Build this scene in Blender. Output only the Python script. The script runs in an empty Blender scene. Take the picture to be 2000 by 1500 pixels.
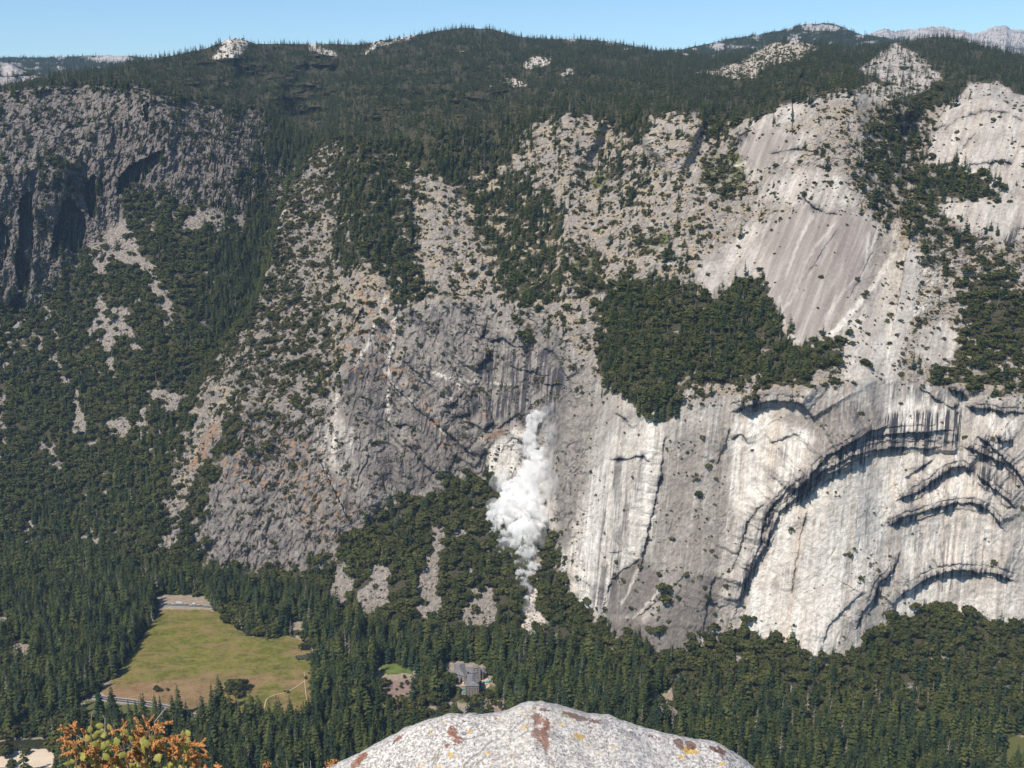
import bpy, bmesh, math, random
import numpy as np
from mathutils import Vector, Matrix
from math import radians as R

rng = np.random.default_rng(7)
random.seed(7)
scene = bpy.context.scene
col = scene.collection

# ---------------------------------------------------------------- camera maths
F = 2150.0
PITCH = R(14.0)
EYE = 990.0
CP, SP = math.cos(PITCH), math.sin(PITCH)


def ray(px, py):
    """direction through a photo point, scaled to one metre of northing: (dx, dz)"""
    t = (750.0 - py) / F
    dy = CP + t * SP
    return ((px - 1000.0) / F) / dy, (-SP + t * CP) / dy


def at(px, py, Y):
    dx, dz = ray(px, py)
    return Vector((dx * Y, Y, EYE + dz * Y))


def at_z(px, py, z=0.0):
    dx, dz = ray(px, py)
    Y = (z - EYE) / dz
    return Vector((dx * Y, Y, z))


# ---------------------------------------------------------------- numpy noise
_P = np.random.default_rng(3).permutation(4096).astype(np.int32)
_G = np.random.default_rng(4).uniform(0, 2 * np.pi, 4096)
_GX, _GY = np.cos(_G).astype(np.float32), np.sin(_G).astype(np.float32)


def gn(x, y, seed=0):
    x = np.asarray(x, np.float32) + seed * 37.17
    y = np.asarray(y, np.float32) + seed * 91.73
    xi, yi = np.floor(x).astype(np.int32), np.floor(y).astype(np.int32)
    xf, yf = x - xi, y - yi
    u = xf * xf * xf * (xf * (xf * 6 - 15) + 10)
    v = yf * yf * yf * (yf * (yf * 6 - 15) + 10)

    def g(ix, iy, fx, fy):
        h = _P[(_P[ix & 4095] + iy) & 4095]
        return _GX[h] * fx + _GY[h] * fy
    a = g(xi, yi, xf, yf)
    b = g(xi + 1, yi, xf - 1, yf)
    c = g(xi, yi + 1, xf, yf - 1)
    d = g(xi + 1, yi + 1, xf - 1, yf - 1)
    return (a + u * (b - a) + v * ((c + u * (d - c)) - (a + u * (b - a)))) * 1.5


def fbm(x, y, o=4, seed=0, gain=0.5):
    r, a, f = 0, 1.0, 1.0
    for k in range(o):
        r = r + a * gn(x * f, y * f, seed + k * 5)
        a *= gain
        f *= 2.03
    return r


def ridged(x, y, o=3, seed=0):
    r, a, f = 0, 1.0, 1.0
    for k in range(o):
        r = r + a * (1 - 2 * np.abs(gn(x * f, y * f, seed + k * 5)))
        a *= 0.5
        f *= 2.1
    return r


def sstep(a, b, x):
    t = np.clip((x - a) / (b - a), 0, 1)
    return t * t * (3 - 2 * t)


def inside(poly, X, Y):
    p = np.array(poly, np.float32)
    m = (X > p[:, 0].min()) & (X < p[:, 0].max()) & (Y > p[:, 1].min()) & (Y < p[:, 1].max())
    out = np.zeros(X.shape, bool)
    if not m.any():
        return out
    x, y = X[m], Y[m]
    r = np.zeros(x.shape, bool)
    for i in range(len(p)):
        x1, y1 = p[i]
        x2, y2 = p[(i + 1) % len(p)]
        if y1 == y2:
            continue
        c = ((y1 > y) != (y2 > y)) & (x < (x2 - x1) * (y - y1) / (y2 - y1) + x1)
        r ^= c
    out[m] = r
    return out


def pdist(pts, X, Y):
    """distance to a polyline, side (negative = left of travel seen with y down), 0..1 along"""
    p = np.array(pts, np.float32)
    L = np.hypot(*(p[1:] - p[:-1]).T)
    tot = L.sum()
    best = np.full(X.shape, 1e9, np.float32)
    side = np.zeros(X.shape, np.float32)
    along = np.zeros(X.shape, np.float32)
    acc = 0.0
    for i in range(len(p) - 1):
        d = (p[i + 1] - p[i]) / L[i]
        qx, qy = X - p[i, 0], Y - p[i, 1]
        t = np.clip(qx * d[0] + qy * d[1], 0, L[i])
        dd = np.hypot(qx - t * d[0], qy - t * d[1])
        m = dd < best
        best[m] = dd[m]
        side[m] = (d[0] * qy - d[1] * qx)[m]
        along[m] = ((acc + t) / tot)[m]
        acc += L[i]
    return best, side, along


def boxblur(a, n, axis):
    k = 2 * n + 1
    pad = [(0, 0)] * a.ndim
    pad[axis] = (n + 1, n)
    c = np.cumsum(np.pad(a, pad, mode='edge'), axis=axis, dtype=np.float64)
    s0 = [slice(None)] * a.ndim
    s1 = [slice(None)] * a.ndim
    s0[axis] = slice(k, None)
    s1[axis] = slice(None, -k)
    return (c[tuple(s0)] - c[tuple(s1)]) / k


# ---------------------------------------------------------------- object helpers
def tag(o, label=None, cat=None, group=None, kind=None):
    if label:
        o['label'] = label
    if cat:
        o['category'] = cat
    if group:
        o['group'] = group
    if kind:
        o['kind'] = kind
    return o


def link(name, mesh, parent=None, mats=()):
    o = bpy.data.objects.new(name, mesh)
    col.objects.link(o)
    for m in mats:
        if m.name not in [x.name for x in mesh.materials if x]:
            mesh.materials.append(m)
    if parent:
        o.parent = parent
    return o


def empty(name, loc, rz=0.0):
    o = bpy.data.objects.new(name, None)
    o.empty_display_size = 0.1
    col.objects.link(o)
    o.location = loc
    o.rotation_euler = (0, 0, rz)
    return o


def mesh_np(name, V, faces, smooth=False, midx=None):
    """faces: int array (n,3) or (n,4), or list of such arrays"""
    fl = faces if isinstance(faces, list) else [faces]
    fl = [np.asarray(f, np.int32) for f in fl if len(f)]
    me = bpy.data.meshes.new(name)
    V = np.asarray(V, np.float32)
    me.vertices.add(len(V))
    me.vertices.foreach_set('co', V.ravel())
    loops = np.concatenate([f.ravel() for f in fl])
    sizes = np.concatenate([np.full(len(f), f.shape[1], np.int32) for f in fl])
    starts = np.concatenate([[0], np.cumsum(sizes)[:-1]]).astype(np.int32)
    me.loops.add(len(loops))
    me.loops.foreach_set('vertex_index', loops)
    me.polygons.add(len(sizes))
    me.polygons.foreach_set('loop_start', starts)
    me.update(calc_edges=True)
    if midx is not None:
        me.polygons.foreach_set('material_index', np.asarray(midx, np.int32))
    me.polygons.foreach_set('use_smooth', np.full(len(sizes), smooth))
    return me


class MB:
    """collects pieces into one mesh"""
    def __init__(s):
        s.v, s.f = [], []

    def add(s, vs, fs):
        b = len(s.v)
        s.v += [tuple(v) for v in vs]
        s.f += [tuple(i + b for i in f) for f in fs]
        return s

    def box(s, c, d, rz=0.0, taper=1.0):
        x, y, z = d[0] / 2, d[1] / 2, d[2]
        vs = []
        for zz, k in ((0, 1.0), (z, taper)):
            for a, b in ((-x, -y), (x, -y), (x, y), (-x, y)):
                a, b = a * k, b * k
                vs.append((c[0] + a * math.cos(rz) - b * math.sin(rz), c[1] + a * math.sin(rz) + b * math.cos(rz), c[2] + zz))
        return s.add(vs, [(3, 2, 1, 0), (4, 5, 6, 7), (0, 1, 5, 4), (1, 2, 6, 5), (2, 3, 7, 6), (3, 0, 4, 7)])

    def tube(s, pts, radii, n=6):
        vs, fs = [], []
        P = [Vector(p) for p in pts]
        for i, p in enumerate(P):
            d = (P[min(i + 1, len(P) - 1)] - P[max(i - 1, 0)]).normalized()
            a = d.orthogonal().normalized()
            b = d.cross(a)
            for k in range(n):
                t = 2 * math.pi * k / n
                vs.append(p + (a * math.cos(t) + b * math.sin(t)) * radii[i])
        for i in range(len(P) - 1):
            for k in range(n):
                k2 = (k + 1) % n
                fs.append((i * n + k, i * n + k2, (i + 1) * n + k2, (i + 1) * n + k))
        fs.append(tuple(range(n - 1, -1, -1)))
        fs.append(tuple((len(P) - 1) * n + k for k in range(n)))
        return s.add(vs, fs)

    def mesh(s, name, smooth=False):
        me = bpy.data.meshes.new(name)
        me.from_pydata(s.v, [], s.f)
        me.polygons.foreach_set('use_smooth', [smooth] * len(me.polygons))
        me.update()
        return me

    def build(s, name, mat, parent=None, smooth=False):
        return link(name, s.mesh(name, smooth), parent, (mat,))


# ---------------------------------------------------------------- node helpers
class NT:
    def __init__(s, name, mat=True):
        s.m = bpy.data.materials.new(name)
        s.m.use_nodes = True
        s.t = s.m.node_tree
        s.t.nodes.clear()
        s.out = s.t.nodes.new('ShaderNodeOutputMaterial')

    def n(s, typ, **kw):
        nd = s.t.nodes.new(typ)
        for k, v in kw.items():
            if k.startswith('i_'):
                key = k[2:]
                key = int(key) if key.isdigit() else key.replace('_', ' ')
                s.set(nd.inputs[key], v)
            else:
                setattr(nd, k, v)
        return nd

    def set(s, sock, v):
        if isinstance(v, bpy.types.NodeSocket):
            s.t.links.new(v, sock)
        else:
            sock.default_value = v

    def noise(s, vec, scale, detail=4, rough=0.55, dist=0.0):
        nd = s.n('ShaderNodeTexNoise')
        if vec is not None:
            s.set(nd.inputs['Vector'], vec)
        nd.inputs['Scale'].default_value = scale
        nd.inputs['Detail'].default_value = detail
        nd.inputs['Roughness'].default_value = rough
        nd.inputs['Distortion'].default_value = dist
        return nd.outputs['Fac']

    def ramp(s, fac, stops):
        nd = s.n('ShaderNodeValToRGB')
        e = nd.color_ramp.elements
        while len(e) < len(stops):
            e.new(0.5)
        for el, (p, c) in zip(e, stops):
            el.position = p
            el.color = (*c, 1) if not isinstance(c, (int, float)) else (c, c, c, 1)
        s.set(nd.inputs['Fac'], fac)
        return nd.outputs['Color']

    def mix(s, fac, a, b, mode='MIX'):
        nd = s.n('ShaderNodeMix', data_type='RGBA', blend_type=mode)
        for sock, v in ((nd.inputs[0], fac), (nd.inputs[6], a), (nd.inputs[7], b)):
            if isinstance(v, tuple) and len(v) == 3:
                v = (*v, 1)
            s.set(sock, v)
        return nd.outputs[2]

    def math(s, op, a, b=0.0, clamp=False):
        nd = s.n('ShaderNodeMath', operation=op, use_clamp=clamp)
        s.set(nd.inputs[0], a)
        s.set(nd.inputs[1], b)
        return nd.outputs[0]

    def maprange(s, v, a, b, c=0.0, d=1.0):
        nd = s.n('ShaderNodeMapRange')
        s.set(nd.inputs['Value'], v)
        for k, x in zip(('From Min', 'From Max', 'To Min', 'To Max'), (a, b, c, d)):
            nd.inputs[k].default_value = x
        return nd.outputs['Result']

    def scalevec(s, vec, sc):
        nd = s.n('ShaderNodeVectorMath', operation='MULTIPLY')
        s.set(nd.inputs[0], vec)
        nd.inputs[1].default_value = sc
        return nd.outputs[0]

    def bsdf(s, color, rough=0.85, spec=0.2, bump=None, bdist=1.0, bstr=1.0):
        b = s.n('ShaderNodeBsdfPrincipled')
        if isinstance(color, tuple):
            color = (*color, 1)
        s.set(b.inputs['Base Color'], color)
        s.set(b.inputs['Roughness'], rough)
        b.inputs['Specular IOR Level'].default_value = spec
        if bump is not None:
            bn = s.n('ShaderNodeBump')
            s.set(bn.inputs['Height'], bump)
            bn.inputs['Distance'].default_value = bdist
            bn.inputs['Strength'].default_value = bstr
            s.t.links.new(bn.outputs[0], b.inputs['Normal'])
        s.t.links.new(b.outputs[0], s.out.inputs['Surface'])
        return b


def simple(name, c, var=0.15, scale=1.0, rough=0.8, spec=0.2):
    t = NT(name)
    tc = t.n('ShaderNodeTexCoord')
    f = t.noise(tc.outputs['Object'], scale, 3)
    a = tuple(x * (1 - var) for x in c)
    b = tuple(min(1, x * (1 + var)) for x in c)
    t.bsdf(t.ramp(f, [(0.3, a), (0.7, b)]), rough, spec)
    return t.m
STEP = 1.9
# ---------------------------------------------------------------- terrain: contour lines of the valley side
cols_px = np.concatenate([np.arange(-320, -4, 9.0), np.arange(-4, 2004, STEP), np.arange(2008, 2330, 9.0)])
NC = len(cols_px)


def cv(pts):
    p = np.array(sorted(pts), float)
    return [np.interp(cols_px, p[:, 0], p[:, k]) for k in range(1, p.shape[1])]


def fwd(py):
    """northing gained per unit of camera depth"""
    return CP + (750.0 - py) / F * SP


def slope_s(py):
    return ray(0, py)[1]


def up(Y0, Z0, py, ang):
    """where the sight line meets a slope of this angle rising from (Y0, Z0)"""
    t = np.tan(np.radians(ang))
    Y = (EYE - Z0 + t * Y0) / (t - slope_s(py))
    return Y, EYE + slope_s(py) * Y


SKY = [(-320, 182), (-100, 178), (0, 166), (60, 155), (130, 138), (200, 135), (260, 120), (330, 108), (400, 94), (430, 82), (455, 72), (480, 77),
       (500, 84), (560, 84), (640, 84), (700, 86), (740, 79), (800, 69), (860, 58), (900, 53), (960, 55), (1010, 69), (1060, 75), (1130, 75),
       (1200, 81), (1240, 89), (1290, 99), (1340, 103), (1390, 108), (1440, 104), (1480, 95), (1510, 83), (1535, 77), (1580, 84), (1620, 90),
       (1680, 92), (1720, 87), (1770, 80), (1820, 70), (1860, 72), (1900, 84), (1950, 97), (2000, 110), (2100, 120), (2330, 125)]
SKYY = [(-320, 3500), (0, 3650), (130, 3800), (200, 3950), (330, 4400), (455, 4700), (700, 5000), (950, 5500), (1200, 5500), (1340, 5300), (1440, 4700),
        (1535, 4200), (1640, 4200), (1760, 4300), (1820, 4200), (2000, 4000), (2330, 4000)]
sky_py = cv(SKY)[0]
sky_Y = cv(SKYY)[0]

M1 = cv([(-320, 1160), (0, 1130), (300, 1125), (400, 1133), (450, 1138), (550, 1150), (640, 1185), (700, 1230), (800, 1250), (1040, 1262), (1150, 1275),
         (1250, 1335), (1400, 1375), (1600, 1405), (2000, 1420), (2330, 1420)])[0]
M2, A2 = cv([(-320, 1100, 33), (330, 1090, 33), (380, 1062, 33), (420, 1117, 33), (500, 1122, 33), (600, 1110, 33), (700, 1080, 33), (740, 1030, 34),
             (760, 990, 34), (800, 972, 34), (860, 965, 34), (900, 945, 34), (940, 932, 34), (975, 935, 34), (1010, 1000, 35), (1060, 1042, 35), (1082, 1060, 35),
             (1095, 1150, 35), (1150, 1195, 35), (1180, 1225, 33), (1230, 1257, 33), (1300, 1287, 33), (1360, 1272, 33), (1420, 1236, 33),
             (1470, 1236, 33), (1530, 1262, 33), (1580, 1292, 33), (1640, 1292, 33), (1680, 1272, 33), (1720, 1232, 33), (1800, 1197, 33),
             (1850, 1188, 33), (1900, 1204, 33), (1960, 1228, 33), (2000, 1232, 33), (2330, 1240, 33)])
M3, A3 = cv([(-320, 1040, 40), (330, 1020, 42), (380, 1000, 48), (410, 960, 55), (440, 900, 58), (470, 830, 60), (520, 810, 58), (600, 800, 58), (650, 745, 60),
             (700, 640, 61), (780, 612, 65), (860, 590, 67), (950, 590, 68), (1050, 602, 68), (1120, 680, 69), (1170, 745, 70), (1200, 768, 71),
             (1300, 785, 72), (1400, 778, 73), (1500, 772, 73), (1600, 762, 73), (1700, 746, 73), (1800, 746, 73), (1850, 756, 73), (1950, 770, 73),
             (2330, 770, 73)])
M4, A4 = cv([(-320, 800, 40), (330, 850, 40), (400, 740, 42), (500, 600, 44), (560, 450, 46), (640, 430, 43), (700, 500, 42), (800, 545, 40), (900, 520, 36), (1000, 480, 36), (1100, 500, 36),
             (1200, 500, 36), (1300, 520, 36), (1380, 560, 36), (1470, 520, 35), (1520, 640, 35), (1580, 676, 35), (1640, 664, 35), (1700, 640, 37),
             (1800, 640, 38), (1900, 600, 38), (2000, 560, 38), (2330, 560, 38)])
M5, A5 = cv([(-320, 500, 42), (330, 500, 42), (500, 440, 42), (560, 385, 42), (600, 312, 42), (640, 264, 42), (700, 280, 40), (800, 272, 38), (1000, 240, 36), (1100, 220, 36), (1200, 230, 36),
             (1300, 215, 36), (1400, 220, 38), (1450, 235, 40), (1550, 200, 40), (1650, 175, 39), (1720, 190, 38), (1800, 210, 36), (1850, 200, 36),
             (1930, 185, 36), (2000, 215, 36), (2330, 230, 36)])

L1 = cv([(-320, 1095), (0, 1062), (150, 1077), (300, 1122), (420, 1132), (700, 1180), (2330, 1400)])[0]
L2, B2 = cv([(-320, 620, 38), (0, 640, 38), (60, 610, 38), (120, 560, 38), (165, 492, 38), (240, 430, 38), (330, 420, 38), (400, 402, 37), (450, 425, 36), (500, 420, 34),
             (560, 340, 33), (620, 300, 33), (700, 285, 33), (2330, 285, 33)])
L2b, B2b = cv([(-320, 350, 72), (0, 345, 72), (130, 335, 70), (200, 245, 64), (300, 235, 60), (400, 285, 50), (480, 330, 44), (560, 295, 40), (620, 290, 36),
               (700, 276, 36), (2330, 276, 36)])
L3, B3 = cv([(-320, 195, 40), (0, 180, 40), (100, 165, 40), (180, 165, 38), (290, 170, 36), (330, 189, 36), (430, 205, 34), (530, 214, 33), (570, 255, 33), (620, 272, 33),
             (700, 262, 33), (2330, 262, 33)])

# rows: a few below the frame, dense inside it
v_in = np.arange(0, 1.0001, STEP / 1400.0)
rows_below = np.concatenate([np.arange(1960, 1560, -25.0), np.arange(1560, 1500, -5.0)])
PYg = np.concatenate([np.repeat(rows_below[:, None], NC, 1), 1500 + v_in[:, None] * (sky_py[None] - 1500)], 0).astype(np.float32)
NR = PYg.shape[0]
PXg = np.repeat(cols_px[None].astype(np.float32), NR, 0)


def loft(py1, chain, sky_end):
    """slope profile through the contours; planar (in inverse depth) between them"""
    Y0, Z0 = (0 - EYE) / slope_s(py1), np.zeros(NC)
    YB = -EYE / slope_s(1960.0)
    PY = [np.full(NC, 1960.0), py1]
    IV = [np.full(NC, fwd(1960.0) / YB), fwd(py1) / Y0]
    Y, Z = Y0, Z0
    last = py1
    for py, ang in chain:
        py = np.minimum(py, last - 3)
        Y, Z = up(Y, Z, py, ang)
        PY.append(py)
        IV.append(fwd(py) / Y)
        last = py
    ps = np.minimum(sky_py, last - 3)
    PY.append(ps)
    IV.append(fwd(ps) / np.maximum(sky_end, Y * 1.04))
    PY, IV = np.array(PY), np.array(IV)
    g = np.empty((NR, NC))
    for c in range(NC):
        g[:, c] = np.interp(PYg[:, c], PY[::-1, c], IV[::-1, c])
    return g, PY


gm, PYm = loft(M1, [(M2, A2), (M3, A3), (M4, A4), (M5, A5)], sky_Y)
gl, PYl = loft(L1, [(L2, B2), (L2b, B2b), (L3, B3)], sky_Y)
for g_ in (gm, gl):
    lo = len(rows_below)
    b = boxblur(boxblur(g_, 3, 0), 5, 1)
    b = boxblur(b, 6, 1)
    g_[lo:] = b[lo:]

# the central buttress stands in front of the side canyon: its left outline
EDGE = [(330, 1960), (330, 1060), (318, 980), (328, 900), (358, 830), (384, 760), (410, 710), (440, 672), (480, 630), (500, 590), (520, 540),
        (533, 482), (540, 432), (555, 390), (575, 345), (600, 303), (640, 264), (690, 60)]
wobx = PXg + 7 * gn(PXg / 26, PYg / 26, 3) + 3 * gn(PXg / 9, PYg / 9, 4)
ed = np.array(EDGE, float)
ex = np.interp(-PYg, -ed[:, 1], ed[:, 0]).astype(np.float32)
wid = np.interp(PYg, [200, 262, 290, 640, 800, 950, 1100], [160, 60, 3, 3, 8, 30, 60]).astype(np.float32)
W = sstep(0, 1, (wobx - ex) / wid + 0.5)
INV = gm * W + gl * (1 - W)
Yg = fwd(PYg) / INV
# the plateau rolls
_pl = np.where(W > 0.5, sstep(0, 60, PYm[5][None] - PYg), sstep(0, 40, PYl[4][None] - PYg)) * sstep(0, 30, PYg - sky_py[None])
Yg = Yg * (1 + .030 * _pl * fbm(PXg / 120, PYg / 34, 3, 9) + .012 * _pl * fbm(PXg / 40, PYg / 14, 2, 13))
RX, RZ = ray(PXg, PYg)
Xw, Zw = RX * Yg, EYE + RZ * Yg
DX = float(np.median(np.diff(cols_px)))
ds = np.sqrt(np.diff(Yg, axis=0)**2 + np.diff(Zw, axis=0)**2)
Ds = np.minimum(np.concatenate([np.zeros((1, NC)), ds], 0), 60)
S = np.cumsum(Ds, 0).astype(np.float32)
U = (Yg.mean() * 0 + Xw).astype(np.float32)

# ---------------------------------------------------------------- zones (soft masks)
wx = PXg + 9 * fbm(PXg / 40, PYg / 40, 3, 11)
wy = PYg + 7 * fbm(PXg / 40, PYg / 40, 3, 17)


def area(polys, blur=2, warp=1.0):
    m = np.zeros((NR, NC), np.float32)
    for p in polys:
        if warp:
            m[inside(p, PXg + (wx - PXg) * warp, PYg + (wy - PYg) * warp)] = 1
        else:
            m[inside(p, PXg, PYg)] = 1
    if blur:
        m = boxblur(boxblur(m, blur, 0), blur, 1).astype(np.float32)
    return m


def band(pyc, k):
    return PYm[k][None] if pyc is None else pyc


isL = 1 - W
onfloor = np.where(W > 0.5, PYg > PYm[1][None], PYg > PYl[1][None])
talus = np.where(W > 0.5, (PYg <= PYm[1][None]) & (PYg > PYm[2][None]), (PYg <= PYl[1][None]) & (PYg > PYl[2][None])).astype(np.float32)
wall = np.where(W > 0.5, (PYg <= PYm[2][None]) & (PYg > PYm[3][None]), (PYg <= PYl[2][None]) & (PYg > PYl[3][None])).astype(np.float32)
upper = np.where(W > 0.5, (PYg <= PYm[3][None]) & (PYg > PYm[5][None]), (PYg <= PYl[3][None]) & (PYg > PYl[4][None])).astype(np.float32)
plateau = np.where(W > 0.5, PYg <= PYm[5][None], PYg <= PYl[4][None]).astype(np.float32)
floor_ = onfloor.astype(np.float32)
wall_s, upper_s, talus_s, plat_s = [boxblur(boxblur(a, 4, 0), 4, 1).astype(np.float32) for a in (wall, upper, talus, plateau)]

SLABS = [
    [(1480, 545), (1500, 440), (1560, 400), (1640, 410), (1700, 420), (1760, 480), (1740, 540), (1680, 600), (1640, 650), (1590, 678), (1540, 672), (1520, 630), (1500, 590)],
    [(1360, 520), (1420, 470), (1500, 430), (1490, 540), (1440, 560), (1380, 572)],
    [(1430, 320), (1440, 265), (1500, 250), (1580, 262), (1560, 310), (1490, 330), (1480, 360)],
    [(1815, 290), (1815, 250), (1850, 200), (1900, 165), (1950, 160), (2000, 185), (2330, 200), (2330, 380), (1940, 380), (1860, 335), (1800, 310)],
    [(1835, 400), (1900, 388), (2330, 380), (2330, 480), (1950, 470), (1870, 440)],
    [(1640, 190), (1700, 165), (1790, 155), (1850, 155), (1800, 180), (1730, 200), (1660, 200)],
    [(1670, 130), (1740, 86), (1790, 95), (1830, 140), (1850, 160), (1760, 165), (1690, 150)],
    [(1645, 655), (1690, 590), (1755, 490), (1790, 500), (1800, 560), (1775, 640), (1755, 745), (1650, 748)],
    [(1480, 400), (1500, 350), (1560, 330), (1660, 350), (1680, 410), (1560, 398)],
    [(1440, 238), (1500, 216), (1560, 196), (1640, 168), (1668, 178), (1600, 206), (1540, 235), (1480, 250)],
    [(1790, 690), (1800, 640), (1840, 625), (1880, 655), (1870, 690), (1830, 715)],
]
slab = area(SLABS, 3)
ARCHW = sstep(1085, 1200, PXg + (PYg - 900) * 0.1) * wall_s
ROUGH_L = isL * (wall_s + 0.8 * upper_s)
NOSE = area([[(375, 1125), (385, 1000), (440, 830), (480, 790), (620, 830), (700, 960), (760, 1000), (720, 1110), (560, 1140)]], 8)
MIDS = np.clip(upper_s * W - slab, 0, 1)

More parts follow.
